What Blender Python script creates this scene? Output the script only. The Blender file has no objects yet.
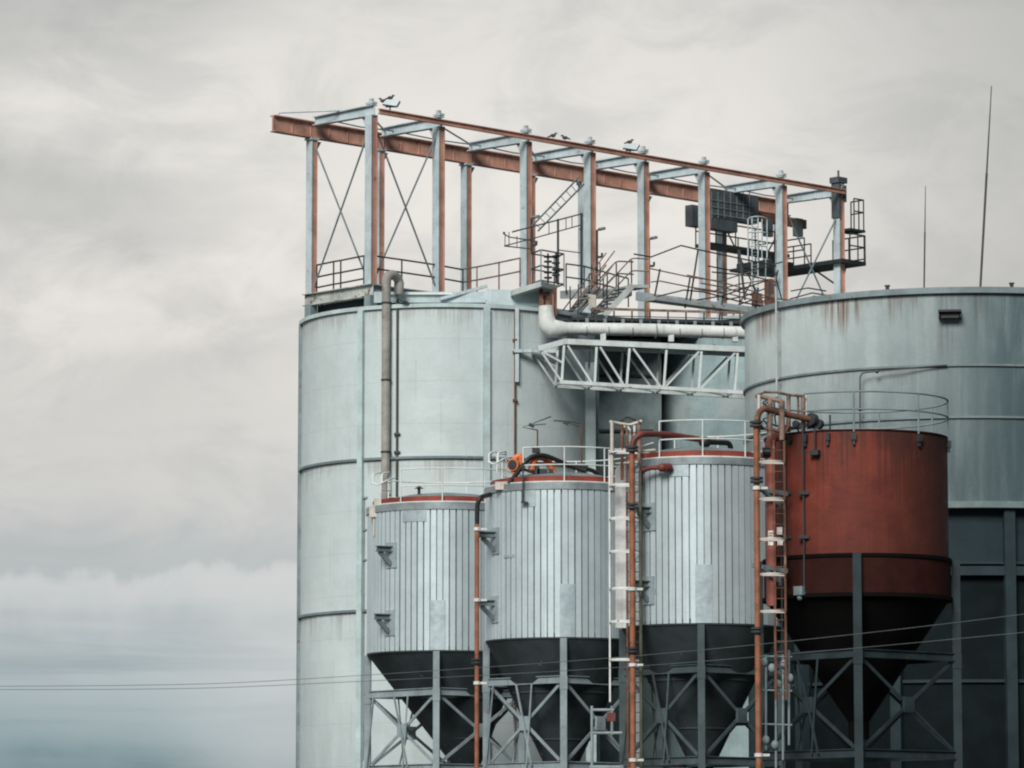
import bpy, math, random
from mathutils import Vector, Matrix
random.seed(7)
sc = bpy.context.scene
COL = sc.collection
R = math.radians
sin, cos, pi = math.sin, math.cos, math.pi

# ------------------------------------------------------------------ survey
F = 4000.0                      # focal length in pixels of a 1024 px wide frame
EYE = 1.7
PITCH = math.atan((870 - 384) / F)
def P(px, py, Y):
    """world point seen at photo position (px, py) that stands Y metres away"""
    z = Y * math.tan(PITCH + math.atan((384 - py) / F))
    c = Y * cos(PITCH) + z * sin(PITCH)
    return Vector(((px - 512) / F * c, Y, z + EYE))
def V(*a): return Vector(a)

# ------------------------------------------------------------------ materials
def nn(nt, t, **kw):
    n = nt.nodes.new(t)
    for k, v in kw.items():
        if k.startswith('i_'):
            n.inputs[k[2:].replace('_', ' ')].default_value = v
        else: setattr(n, k, v)
    return n
def math_(nt, op, a, b=None, c=None, clamp=False):
    n = nt.nodes.new('ShaderNodeMath'); n.operation = op; n.use_clamp = clamp
    for i, x in enumerate((a, b, c)):
        if x is None: continue
        if isinstance(x, (int, float)): n.inputs[i].default_value = x
        else: nt.links.new(x, n.inputs[i])
    return n.outputs[0]
def mapr(nt, v, a, b, c=0., d=1., smooth=True):
    n = nt.nodes.new('ShaderNodeMapRange')
    n.interpolation_type = 'SMOOTHSTEP' if smooth else 'LINEAR'
    n.clamp = True
    nt.links.new(v, n.inputs[0])
    for i, x in enumerate((a, b, c, d)): n.inputs[i + 1].default_value = x
    return n.outputs[0]
def mixc(nt, f, a, b, blend='MIX'):
    n = nt.nodes.new('ShaderNodeMix'); n.data_type = 'RGBA'; n.blend_type = blend
    if isinstance(f, (int, float)): n.inputs[0].default_value = f
    else: nt.links.new(f, n.inputs[0])
    for i, x in ((6, a), (7, b)):
        if isinstance(x, (tuple, list)): n.inputs[i].default_value = (*x[:3], 1)
        else: nt.links.new(x, n.inputs[i])
    return n.outputs[2]
def noise(nt, vec, scale, detail=4, rough=.55, stretch=None, dist=0):
    if stretch:
        m = nt.nodes.new('ShaderNodeMapping'); m.inputs['Scale'].default_value = stretch
        nt.links.new(vec, m.inputs['Vector']); vec = m.outputs[0]
    n = nt.nodes.new('ShaderNodeTexNoise')
    n.inputs['Scale'].default_value = scale; n.inputs['Detail'].default_value = detail
    n.inputs['Roughness'].default_value = rough; n.inputs['Distortion'].default_value = dist
    nt.links.new(vec, n.inputs['Vector'])
    return n.outputs['Fac']
def mat(name, col, rough=.6, metal=0., var=.25, streak=.3, rust=0., rustcol=(.16, .06, .03), dirt=(.05, .05, .05),
        patches=None, patchcol=None, rim=None, seam=None, grime_shade=None, bump=.02, scale=1., mottle=.12, rv=.1, spec=.3, plates=None, side=None, spots=None, rimcol=(.11, .05, .03)):
    m = bpy.data.materials.new(name); m.use_nodes = True
    dirt = tuple(min(d, c_ * .7) for d, c_ in zip(dirt, col))
    nt = m.node_tree; bs = nt.nodes['Principled BSDF']
    tc = nt.nodes.new('ShaderNodeTexCoord'); o = tc.outputs['Object']
    n1 = noise(nt, o, 1.3 * scale, 5); n2 = noise(nt, o, 9 * scale, 4)
    st = noise(nt, o, 1.0, 5, .6, (4.5 * scale, 4.5 * scale, .14))
    c = mixc(nt, mapr(nt, n1, .3, .7), [x * (1 - var) for x in col], [min(1, x * (1 + var * .6)) for x in col])
    c = mixc(nt, math_(nt, 'MULTIPLY', mapr(nt, n2, .35, .75), mottle), c, dirt)
    c = mixc(nt, math_(nt, 'MULTIPLY', mapr(nt, st, .52, .8), streak), c, dirt)
    sx = nt.nodes.new('ShaderNodeSeparateXYZ'); nt.links.new(o, sx.inputs[0])
    if patches:
        for (cx, cz, wx, wz, s) in patches:
            dx = math_(nt, 'DIVIDE', math_(nt, 'ABSOLUTE', math_(nt, 'SUBTRACT', sx.outputs[0], cx)), wx)
            dz = math_(nt, 'DIVIDE', math_(nt, 'ABSOLUTE', math_(nt, 'SUBTRACT', sx.outputs[2], cz)), wz)
            d = math_(nt, 'MAXIMUM', dx, dz)
            nz = noise(nt, o, 1.7, 5, .65)
            d = math_(nt, 'ADD', d, math_(nt, 'MULTIPLY', math_(nt, 'SUBTRACT', nz, .5), 2.2))
            k = math_(nt, 'MULTIPLY', mapr(nt, d, 1.15, .6), s * .8)
            c = mixc(nt, k, c, patchcol)
    if plates:
        npl, hpl, amt, line = plates
        an = math_(nt, 'MULTIPLY', math_(nt, 'ADD', math_(nt, 'ARCTAN2', sx.outputs[0], math_(nt, 'MULTIPLY', sx.outputs[1], -1.)), pi), npl / (2 * pi))
        row_ = math_(nt, 'FLOOR', math_(nt, 'DIVIDE', sx.outputs[2], hpl))
        an = math_(nt, 'ADD', an, math_(nt, 'MULTIPLY', row_, .37))
        cv = nt.nodes.new('ShaderNodeCombineXYZ'); nt.links.new(math_(nt, 'FLOOR', an), cv.inputs[0]); nt.links.new(row_, cv.inputs[1])
        wn = nt.nodes.new('ShaderNodeTexWhiteNoise'); wn.noise_dimensions = '2D'; nt.links.new(cv.outputs[0], wn.inputs['Vector'])
        c = mixc(nt, math_(nt, 'MULTIPLY', wn.outputs['Value'], amt), c, [x * .55 for x in col])
        if line:
            ff = math_(nt, 'ABSOLUTE', math_(nt, 'SUBTRACT', math_(nt, 'FRACT', an), .5))
            c = mixc(nt, math_(nt, 'MULTIPLY', mapr(nt, ff, .4925, .497), line), c, [x * .45 for x in col])
    if seam:
        zz = math_(nt, 'ABSOLUTE', math_(nt, 'SUBTRACT', math_(nt, 'FRACT', math_(nt, 'DIVIDE', sx.outputs[2], seam)), .5))
        k = math_(nt, 'MULTIPLY', mapr(nt, zz, .012, .006), .22)
        c = mixc(nt, k, c, [x * .45 for x in col])
    if rust:
        rn = noise(nt, o, 2.2 * scale, 6, .68)
        k = mapr(nt, rn, .66 - rust * .3, .72 - rust * .25)
        c = mixc(nt, math_(nt, 'MULTIPLY', k, .85), c, rustcol)
    for zr, ln, xs in (rim or ()):
        rs = noise(nt, o, 1., 4, .7, (2.1, 2.1, .02)); rs2 = noise(nt, o, 1., 3, .6, (13, 13, .12))
        big = noise(nt, o, .5 + zr * .003, 2)
        fade = mapr(nt, sx.outputs[2], zr - ln, zr, 0, 1, False)
        k = math_(nt, 'ADD', math_(nt, 'MULTIPLY', rs, .5), math_(nt, 'MULTIPLY', rs2, .5))
        k = math_(nt, 'ADD', k, math_(nt, 'MULTIPLY', fade, .26))
        k = math_(nt, 'ADD', k, math_(nt, 'MULTIPLY', math_(nt, 'SUBTRACT', big, .5), .5))
        k = math_(nt, 'MULTIPLY', mapr(nt, k, .655, .79), math_(nt, 'POWER', fade, .6))
        k = math_(nt, 'MULTIPLY', k, math_(nt, 'LESS_THAN', sx.outputs[2], zr + .001))
        c = mixc(nt, math_(nt, 'MULTIPLY', k, xs), c, rimcol)
    for (cx, w_, zr, ln, s_) in (spots or ()):
        k = mapr(nt, math_(nt, 'ABSOLUTE', math_(nt, 'SUBTRACT', sx.outputs[0], cx)), w_, w_ * .5)
        k = math_(nt, 'MULTIPLY', k, mapr(nt, noise(nt, o, 1., 4, .65, (11, 11, .18)), .40, .60))
        fd = math_(nt, 'ADD', sx.outputs[2], math_(nt, 'MULTIPLY', noise(nt, o, 1., 2, .5, (7, 7, .02)), ln * .9))
        k = math_(nt, 'MULTIPLY', k, mapr(nt, fd, zr - ln * .55, zr + ln * .25))
        c = mixc(nt, math_(nt, 'MULTIPLY', k, s_), c, (.17, .062, .028))
    if side:      # shade painted into the colour, deepening along local x
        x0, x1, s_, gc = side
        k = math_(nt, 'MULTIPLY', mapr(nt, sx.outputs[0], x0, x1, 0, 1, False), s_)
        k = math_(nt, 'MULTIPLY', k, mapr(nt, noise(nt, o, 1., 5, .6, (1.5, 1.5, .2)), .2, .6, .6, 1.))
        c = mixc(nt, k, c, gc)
    if grime_shade:  # darker downwards: grime together with shade painted into the colour
        z0, z1, s, gc = grime_shade
        k = math_(nt, 'MULTIPLY', mapr(nt, sx.outputs[2], z1, z0), s)
        gn = noise(nt, o, 1.2, 5, .6, (2.5, 2.5, .35))
        k = math_(nt, 'MULTIPLY', k, mapr(nt, gn, .2, .65, .55, 1.))
        c = mixc(nt, k, c, gc)
    nt.links.new(c, bs.inputs['Base Color'])
    bs.inputs['Metallic'].default_value = metal; bs.inputs['Specular IOR Level'].default_value = spec
    nt.links.new(mapr(nt, n1, .2, .8, max(0.05, rough - rv), min(1, rough + rv)), bs.inputs['Roughness'])
    if bump:
        b = nt.nodes.new('ShaderNodeBump'); b.inputs['Strength'].default_value = .35; b.inputs['Distance'].default_value = bump
        bn = noise(nt, o, 5 * scale, 4)
        nt.links.new(math_(nt, 'ADD', bn, math_(nt, 'MULTIPLY', n1, 2.)), b.inputs['Height']); nt.links.new(b.outputs[0], bs.inputs['Normal'])
    return m

M = dict(
    steel=mat('painted_steel', (.40, .48, .51), .55, var=.2, streak=.35, rust=.12),
    steeldk=mat('painted_steel_dark', (.17, .22, .235), .6, var=.25, rust=.12),
    beamrusty=mat('painted_girder', (.40, .43, .41), .6, var=.3, streak=.6, rust=.42, rustcol=(.07, .045, .035)),
    rust=mat('rusted_primer', (.47, .26, .20), .85, var=.28, streak=.4, rust=.1, rustcol=(.10, .045, .03)),
    rustdk=mat('rust_brown', (.13, .06, .04), .8, var=.4, rust=.3, rustcol=(.25, .16, .12)),
    dark=mat('dark_metal', (.030, .036, .040), .6, var=.3, streak=.2, bump=0),
    rustrail=mat('rusty_rail', (.20, .14, .11), .7, var=.5, rust=.4, rustcol=(.05, .035, .03), bump=0, scale=2),
    white=mat('white_paint', (.58, .62, .62), .5, var=.15, streak=.3, rust=.06, bump=0),
    bridge=mat('bridge_paint', (.50, .56, .565), .5, var=.15, streak=.4, rust=.06),
    duct=mat('duct_paint', (.58, .61, .605), .5, var=.12, streak=.5, rust=.04),
    cream=mat('cream_paint', (.48, .46, .42), .55, var=.2, rust=.2, bump=0),
    galv=mat('galvanised_sheet', (.50, .595, .63), .42, metal=.40, var=.06, streak=.22, bump=.0, mottle=.08, rv=.02, plates=(74, 30., .13, 0)),
    galvb=mat('galvanised_patch', (.36, .44, .475), .46, metal=.5, var=.15, streak=.35, bump=.015),
    galvrim=mat('galvanised_band', (.24, .285, .305), .5, metal=.3, var=.3, streak=.4),
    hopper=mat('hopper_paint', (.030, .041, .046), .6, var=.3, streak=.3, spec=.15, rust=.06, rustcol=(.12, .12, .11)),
    frame=mat('frame_paint', (.22, .275, .295), .6, var=.25, streak=.4, rust=.1),
    framedk=mat('frame_paint_shaded', (.058, .083, .092), .65, spec=.2, var=.3, streak=.4, rust=.1),  # darker copy of the frame paint, standing in for shade
    framedk2=mat('frame_paint_deep_shade', (.024, .037, .043), .7, var=.3, streak=.4, rust=.1, spec=.15),  # darkest copy of the frame paint, for deeper painted shade
    pale=mat('pale_column', (.55, .57, .57), .6, var=.15, streak=.5, rust=.04),
    redring=mat('red_ring', (.21, .042, .028), .6, var=.35, rust=.15),
    orange=mat('orange_pipe', (.24, .095, .05), .55, var=.3, streak=.4, rust=.2, rustcol=(.10, .05, .03), scale=2),
    redpipe=mat('red_pipe', (.27, .085, .065), .55, var=.2, streak=.3),
    maroon=mat('maroon_pipe', (.13, .035, .03), .5, var=.25),
    brightorange=mat('orange_enamel', (.58, .16, .06), .45, var=.2),
    pipegrey=mat('weathered_pipe', (.27, .27, .25), .65, var=.35, streak=.5, rust=.25, rustcol=(.16, .13, .11)),
    conduit=mat('conduit', (.055, .06, .06), .6, var=.3, bump=0),
    paleconduit=mat('pale_conduit', (.38, .43, .44), .5, var=.15, bump=0),
    black=mat('black_rubber', (.012, .013, .014), .45, var=.3, bump=0),
    grate=mat('dark_gap_shade', (.022, .027, .030), .7, var=.3),
    brkt=mat('bracket_steel', (.10, .135, .145), .55, var=.25),
    panel=mat('dark_panel', (.075, .09, .10), .5, var=.3),
    deck=mat('deck_plate', (.36, .40, .40), .65, var=.25, streak=.3, rust=.15),
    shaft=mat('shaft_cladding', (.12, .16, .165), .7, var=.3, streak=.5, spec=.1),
    concrete=mat('concrete', (.25, .25, .24), .85, var=.2, scale=.2),
    label=mat('label_white', (.72, .71, .68), .5, var=.1, bump=0),
    bird=mat('bird_feathers', (.06, .06, .062), .8, var=.4, bump=0, scale=6),
    cable=mat('cable', (.10, .12, .125), .6, bump=0),
)

# ------------------------------------------------------------------ mesh builder
class MB:
    def __init__(s): s.v = []; s.f = []; s.m = []; s.sm = []
    def add(s, vs, fs, mi=0, smooth=False):
        b = len(s.v); s.v += [tuple(v) for v in vs]
        for f in fs: s.f.append([b + i for i in f]); s.m.append(mi); s.sm.append(smooth)
        return s
    def frame_box(s, c, ax, ay, az, mi=0):
        vs = [c + ax * i + ay * j + az * k for i in (-1, 1) for j in (-1, 1) for k in (-1, 1)]
        return s.add(vs, [(0, 1, 3, 2), (4, 6, 7, 5), (0, 4, 5, 1), (2, 3, 7, 6), (0, 2, 6, 4), (1, 5, 7, 3)], mi)
    def box(s, c, sx, sy, sz, rz=0, mi=0):
        return s.frame_box(Vector(c), V(cos(rz), sin(rz), 0) * sx / 2, V(-sin(rz), cos(rz), 0) * sy / 2, V(0, 0, sz / 2), mi)
    def bar(s, p, q, w, h, up=(0, 0, 1), mi=0, ext=0):
        p, q = Vector(p), Vector(q); d = (q - p).normalized(); up = Vector(up)
        if abs(d.dot(up)) > .99: up = V(0, 1, 0)
        sd = d.cross(up).normalized(); u2 = sd.cross(d)
        return s.frame_box((p + q) / 2, d * ((q - p).length / 2 + ext), sd * w / 2, u2 * h / 2, mi)
    def ibeam(s, p, q, w, h, up=(0, 0, 1), tf=.03, tw=.025, mi=0, mw=None):
        p, q = Vector(p), Vector(q); d = (q - p).normalized(); up = Vector(up)
        sd = d.cross(up).normalized(); u2 = sd.cross(d); c = (p + q) / 2; L = d * (q - p).length / 2
        mw = mi if mw is None else mw
        s.frame_box(c + u2 * (h / 2 - tf / 2), L, sd * w / 2, u2 * tf / 2, mi)
        s.frame_box(c - u2 * (h / 2 - tf / 2), L, sd * w / 2, u2 * tf / 2, mi)
        s.frame_box(c, L, sd * tw / 2, u2 * (h / 2 - tf), mw); return s
    def tube(s, pts, r, n=10, mi=0, cap=True):
        pts = [Vector(p) for p in pts]; vs = []; fs = []
        prev = None
        for i, p in enumerate(pts):
            if i == 0: t = (pts[1] - p).normalized()
            elif i == len(pts) - 1: t = (p - pts[-2]).normalized()
            else: t = ((pts[i + 1] - p).normalized() + (p - pts[i - 1]).normalized()).normalized()
            if prev is None:
                a = V(0, 0, 1) if abs(t.z) < .9 else V(1, 0, 0)
                u = t.cross(a).normalized()
            else:
                u = (prev - t * prev.dot(t)).normalized()
            prev = u; w = t.cross(u)
            rr = r[i] if isinstance(r, (list, tuple)) else r
            vs += [p + (u * cos(2 * pi * k / n) + w * sin(2 * pi * k / n)) * rr for k in range(n)]
        for i in range(len(pts) - 1):
            for k in range(n):
                a, b = i * n + k, i * n + (k + 1) % n
                fs.append((a, b, b + n, a + n))
        s.add(vs, fs, mi, True)
        if cap:
            s.add(vs[:n], [tuple(range(n))[::-1]], mi); s.add(vs[-n:], [tuple(range(n))], mi)
        return s
    def lathe(s, c, prof, n=96, mi=0, a0=0, a1=2 * pi, smooth=True):
        """prof: (radius, z) pairs; each step its own strip so creases stay sharp"""
        c = Vector(c); full = abs(a1 - a0 - 2 * pi) < 1e-6
        m = n if full else n + 1
        for (r0, z0), (r1, z1) in zip(prof[:-1], prof[1:]):
            vs = []; fs = []
            for k in range(m):
                a = a0 + (a1 - a0) * k / n
                d = V(sin(a), -cos(a), 0)
                vs += [c + d * r0 + V(0, 0, z0), c + d * r1 + V(0, 0, z1)]
            for k in range(n):
                i, j = 2 * k, 2 * ((k + 1) % m)
                fs.append((i, j, j + 1, i + 1))
            s.add(vs, fs, mi, smooth)
        return s
    def poly(s, pts, t, mi=0):
        """flat slab: plan polygon pts, thickness t downwards"""
        n = len(pts); pts = [Vector(p) for p in pts]
        vs = pts + [p - V(0, 0, t) for p in pts]
        fs = [tuple(range(n)), tuple(range(2 * n - 1, n - 1, -1))] + [(i, i + n, (i + 1) % n + n, (i + 1) % n) for i in range(n)]
        return s.add(vs, fs, mi)
    def prism(s, pts, off, mi=0):
        n = len(pts); pts = [Vector(p) for p in pts]; off = Vector(off)
        vs = pts + [p + off for p in pts]
        fs = [tuple(range(n)), tuple(range(2 * n - 1, n - 1, -1))] + [(i, i + n, (i + 1) % n + n, (i + 1) % n) for i in range(n)]
        return s.add(vs, fs, mi)
    def ball(s, c, rx, ry, rz, mi=0, n=10):
        c = Vector(c); vs = []; fs = []
        for i in range(n + 1):
            t = pi * i / n
            for k in range(n): vs.append(c + V(rx * sin(t) * cos(2 * pi * k / n), ry * sin(t) * sin(2 * pi * k / n), rz * cos(t)))
        for i in range(n):
            for k in range(n):
                a, b = i * n + k, i * n + (k + 1) % n; fs.append((a, a + n, b + n, b))
        return s.add(vs, fs, mi, True)
    def build(s, name, mats, parent=None, kind=None):
        if not isinstance(mats, (list, tuple)): mats = [mats]
        off = V(0, 0, 0); p = parent
        while p is not None: off += Vector(p.location); p = p.parent
        me = bpy.data.meshes.new(name)
        me.from_pydata([tuple(Vector(v) - off) for v in s.v], [], s.f)
        for m in mats: me.materials.append(m)
        me.polygons.foreach_set('material_index', s.m); me.polygons.foreach_set('use_smooth', s.sm)
        me.validate(); me.update()
        import bmesh
        bm = bmesh.new(); bm.from_mesh(me)
        bmesh.ops.recalc_face_normals(bm, faces=bm.faces); bm.to_mesh(me); bm.free()
        o = bpy.data.objects.new(name, me); COL.objects.link(o)
        if parent: o.parent = parent
        if kind: o['kind'] = kind
        return o
def thing(name, label, cat, loc, group=None):
    o = bpy.data.objects.new(name, None); COL.objects.link(o); o.location = loc; o.empty_display_size = .3
    o['label'] = label; o['category'] = cat
    if group: o['group'] = group
    return o
def tag(o, label, cat, group=None):
    o['label'] = label; o['category'] = cat
    if group: o['group'] = group
    return o
def solo(mb, name, m, label, cat, loc, group=None):
    """a thing that is a single mesh, its origin at its base"""
    e = bpy.data.objects.new('tmp', None); e.location = loc
    o = mb.build(name, m, e); o.parent = None; o.location = loc
    bpy.data.objects.remove(e); return tag(o, label, cat, group)
def fillet(pts, r, n=6):
    pts = [Vector(p) for p in pts]; out = [pts[0]]
    for a, b, c in zip(pts[:-2], pts[1:-1], pts[2:]):
        d0, d1 = (a - b), (c - b); k = min(r, d0.length * .49, d1.length * .49)
        p, q = b + d0.normalized() * k, b + d1.normalized() * k
        for i in range(n + 1):
            t = i / n; out.append(p * (1 - t) ** 2 + b * 2 * t * (1 - t) + q * t * t)
    return out + [pts[-1]]
def rail_thing(name, label, pts, hs, m, r=.022, group=None, pr=None, closed=False, posts=True, cat='guard rail'):
    """pts: foot points of the posts; hs: rail heights"""
    t = thing(name, label, cat, pts[0], group)
    pr = pr or r
    if posts:
        for p in pts: MB().tube([p, Vector(p) + V(0, 0, max(hs))], pr, 6).build('post', m, t)
    for i, h in enumerate(hs):
        nm = ('top_rail' if h == max(hs) else ('toe_board' if h < .2 else 'mid_rail'))
        q = [Vector(p) + V(0, 0, h) for p in pts]
        MB().tube(q, r, 6).build(nm, m, t)
    return t

# ------------------------------------------------------------------ ground
g = MB(); g.add([(-3000, -200, 0), (3000, -200, 0), (3000, 6000, 0), (-3000, 6000, 0)], [(0, 1, 2, 3)])
g.build('ground', mat('ground_asphalt', (.05, .052, .05), .9, var=.35, scale=.1), None, 'structure')
pad = MB(); pad.poly([(-14, 108, .12), (30, 108, .12), (30, 176, .12), (-14, 176, .12)], .118)
pad.build('pavement', mat('yard_concrete', (.10, .10, .098), .9, var=.3, scale=.15), None, 'structure')

# ------------------------------------------------------------------ storage tanks
def rib(mb, c, rad, phi, z0, z1, w, d, mi=0):
    n = V(sin(phi), -cos(phi), 0); t = V(cos(phi), sin(phi), 0)
    mb.frame_box(Vector((c.x, c.y, (z0 + z1) / 2)) + n * (rad + d / 2 - .02), t * w / 2, n * (d / 2 + .02), V(0, 0, (z1 - z0) / 2), mi)
def hoop(mb, c, rad, z, d, h, n=128): mb.lathe((c.x, c.y, z), [(rad - .01, -h), (rad + d, -h), (rad + d, 0), (rad - .01, 0)], n)

A = P(448, 500, 150.); A.z = 0; AR = 5.55
zA = P(448, 304, 150 - AR).z
zA2 = P(448, 456, 150 - AR).z; zA3 = P(448, 608, 150 - AR).z
def la(px, py): p = P(px, py, 150 - AR); return p.x - A.x, p.z
pat = []
for (px, py, w, h, s) in ((437, 407, .85, .38, .8), (436, 441, .5, .38, .8), (397, 345, .2, 1.3, .7), (335, 700, .9, 1.7, .4), (312, 600, .6, .5, .35), (540, 425, 1., .5, .5), (328, 655, .8, .7, .5)):
    x, z = la(px, py); pat.append((x, z, w, h, s))
mA = mat('tank_paint_teal', (.45, .53, .54), .55, var=.05, streak=.10, patches=pat, patchcol=(.50, .57, .58), seam=1.55, bump=.02, mottle=.04, plates=(14, 1.55, .12, .28), rim=((zA, 1.8, .45), (zA2, 1.6, .5), (zA3, 1.6, .5)), rimcol=(.20, .19, .17), grime_shade=(1, 12, .4, (.16, .21, .22)))
mRib = mat('tank_rib_paint', (.40, .50, .51), .55, var=.15, streak=.3, rust=.05)
mRing = mat('tank_hoop_paint', (.14, .19, .20), .6, var=.2, rust=.1)
tA = thing('storage_tank', 'tall pale teal storage tank with vertical ribs under the left end of the gantry', 'storage tank', A, 'large storage tanks')
MB().lathe(A, [(AR, 0), (AR, zA)], 160).build('shell', mA, tA)
mb = MB(); mb.lathe((A.x, A.y, zA), [(AR + .10, -.12), (AR + .10, .02), (0.01, .10)], 160); mb.lathe((A.x, A.y, zA), [(AR - .01, -.12), (AR + .1, -.12)], 160)
mb.build('roof', mRib, tA)
for z in (zA2, zA3):
    mb = MB(); hoop(mb, A, AR, z, .10, .09, 160); mb.build('hoop', mRing, tA)
for px, w, d in ((366, .22, .16), (487, .24, .16), (297.0, .5, .1), (515, .06, .05)):
    s_ = max(-1, min(1, (px - 448) / 148.)); phi = math.asin(s_)
    mb = MB(); rib(mb, A, AR, phi if px > 300 else -1.47, .0, zA - .13 , w, d)
    mb.build('rib', M['rustdk'] if px == 515 else (M['steeldk'] if px < 300 else mRib), tA)  # left edge rib gets dark paint in place of its shade
p_ = P(588.5, 500, 147.9); mb = MB(); mb.box((p_.x, 148.1, (zA - 1.7) / 2), .54, .4, zA - 1.7); mb.build('column', mRib, tA)
for k in range(6):
    mb = MB(); rib(mb, A, AR, R(95 + 30 * k), 0, zA - .13, .22, .16); mb.build('rib', mRib, tA)

Bc = P(787, 500, 163.); Bc.z = 0; BR = 5.55
zB = P(700, 318, 163 - 4.5).z
def lb(px, py): p = P(px, py, 163 - BR); return p.x - Bc.x, p.z
pat = [(*lb(675, 405), .8, .45, .5), (*lb(735, 400), .7, .6, .55), (*lb(690, 425), .4, .3, .3)]
mB = mat('tank_paint_teal_dull', (.27, .37, .385), .55, var=.12, streak=.25, patches=pat, patchcol=(.42, .45, .46), plates=(14, 1.55, .12, .2), rim=((zB, 2.4, .5),), rimcol=(.12, .12, .11), seam=1.55, bump=.03)
tB = thing('storage_tank', 'dull teal storage tank half hidden behind the white truss bridge, farthest of the big tanks', 'storage tank', Bc, 'large storage tanks')
MB().lathe(Bc, [(BR, 0), (BR, zB)], 160).build('shell', mB, tB)
MB().lathe((Bc.x, Bc.y, zB), [(BR - .01, -.12), (BR + .1, -.12), (BR + .1, .02), (.01, .1)], 160).build('roof', mRib, tB)
for py in (467, 620):
    mb = MB(); hoop(mb, Bc, BR, P(787, py, 163 - BR).z, .1, .09, 160); mb.build('hoop', mRing, tB)

Cc = P(956, 400, 140.); Cc.z = 0; CR = 7.42
zC = P(956, 289, 140 - CR).z; zC2 = P(956, 364, 140 - CR).z; zC3 = P(956, 416, 140 - CR).z; zC4 = P(956, 502, 140 - CR).z
def lcx(px):     # local x of the tank face seen at a photo column
    phi = -1.2
    while phi < 1.3:
        q = V(Cc.x + CR * sin(phi), Cc.y - CR * cos(phi), 0); x = P(513, 300, q.y).x
        if 512 + q.x / x >= px: return CR * sin(phi)
        phi += .002
    return 0
spC = [(lcx(754), .30, zC, 1.5, .8), (lcx(836), .55, zC, 1.5, .95), (lcx(856), .12, zC, 1.2, .9), (lcx(895), .3, zC, 1.3, .7), (lcx(915), .15, zC, .8, .6), (lcx(978), .16, zC, 2.0, .6), (lcx(946), .35, zC - 1.0, 1.6, .35), (lcx(800), .2, zC, .7, .4)]
mC = mat('tank_paint_grey_teal', (.45, .53, .535), .6, var=.07, streak=.2, spots=spC, rim=((zC, 1.5, .35), (zC2, 1.2, .25), (zC3, 1.2, .25)), rimcol=(.13, .065, .04), plates=(16, 1.9, .08, .12), side=(-6.8, 1., .95, (.042, .078, .09)), bump=.02, seam=None, mottle=.05, grime_shade=(zC4 + .2, zC - .6, .9, (.042, .070, .080)))  # shade painted in: darker towards the right and the bottom
mCl = mat('tank_paint_lower', (.016, .030, .036), .65, var=.15, streak=.4, spec=.12, grime_shade=(8, 13, .7, (.02, .03, .034)))  # lower shell darkened in its colour to imitate shade
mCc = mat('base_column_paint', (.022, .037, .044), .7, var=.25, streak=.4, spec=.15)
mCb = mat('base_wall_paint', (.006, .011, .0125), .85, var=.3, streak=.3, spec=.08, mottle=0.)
tC = thing('storage_tank', 'wide pale tank with rust streaks under its rim, behind the red hopper', 'storage tank', Cc, 'large storage tanks')
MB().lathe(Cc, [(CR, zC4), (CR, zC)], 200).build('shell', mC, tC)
MB().lathe((Cc.x, Cc.y, zC), [(CR - .01, -.14), (CR + .14, -.14), (CR + .14, .06), (CR + .05, .06), (CR + .05, 0.02), (.01, .25)], 200).build('roof', M['steeldk'], tC)
for z in (zC2, zC3):
    mb = MB(); hoop(mb, Cc, CR, z, .07, .07, 200); mb.build('hoop', mRing, tC)
MB().lathe((Cc.x, Cc.y, zC4), [(CR - .2, -.2), (CR + .22, -.2), (CR + .22, 0), (CR - .01, .04)], 200).build('hoop', mRing, tC)
zC5 = P(956, 575, 140 - CR).z
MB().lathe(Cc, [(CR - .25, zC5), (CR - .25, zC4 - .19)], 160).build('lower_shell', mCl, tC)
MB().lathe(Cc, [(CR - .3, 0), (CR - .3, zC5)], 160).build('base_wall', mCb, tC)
for k in range(12):
    phi = R(7) + R(30) * k
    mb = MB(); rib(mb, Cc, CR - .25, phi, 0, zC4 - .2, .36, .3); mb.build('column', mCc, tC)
mb = MB(); mb.lathe((Cc.x, Cc.y, zC5), [(CR - .3, 0), (CR - .02, 0), (CR - .02, .3), (CR - .26, .3)], 160); mb.build('ring_beam', mCc, tC)
mb = MB(); mb.lathe((Cc.x, Cc.y, zC5 + .38), [(CR - .26, 0), (CR - .1, 0), (CR - .1, .08), (CR - .26, .08)], 160); mb.build('ring_beam', mCc, tC)
zC6 = P(956, 682, 140 - CR).z
mb = MB(); mb.lathe((Cc.x, Cc.y, zC6), [(CR - .31, 0), (CR - .2, 0), (CR - .2, .1), (CR - .31, .1)], 160); mb.build('ring_beam', mCc, tC)
# vent hood below the rim
phi = R(-7.6); n = V(sin(phi), -cos(phi), 0); t = V(cos(phi), sin(phi), 0)
pz = P(946, 315, 140 - CR).z
mb = MB(); c = Vector((Cc.x, Cc.y, pz)) + n * (CR + .22)
mb.frame_box(c + V(0, 0, .1), t * .38, n * .26, V(0, 0, .035)); mb.frame_box(c - V(0, 0, .03) - n * .06, t * .30, n * .16, V(0, 0, .1)); mb.frame_box(c - t * .36 - n * .05, t * .02, n * .2, V(0, 0, .12)); mb.frame_box(c + t * .36 - n * .05, t * .02, n * .2, V(0, 0, .12))
mb.build('vent_hood', M['dark'], tC)
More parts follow.
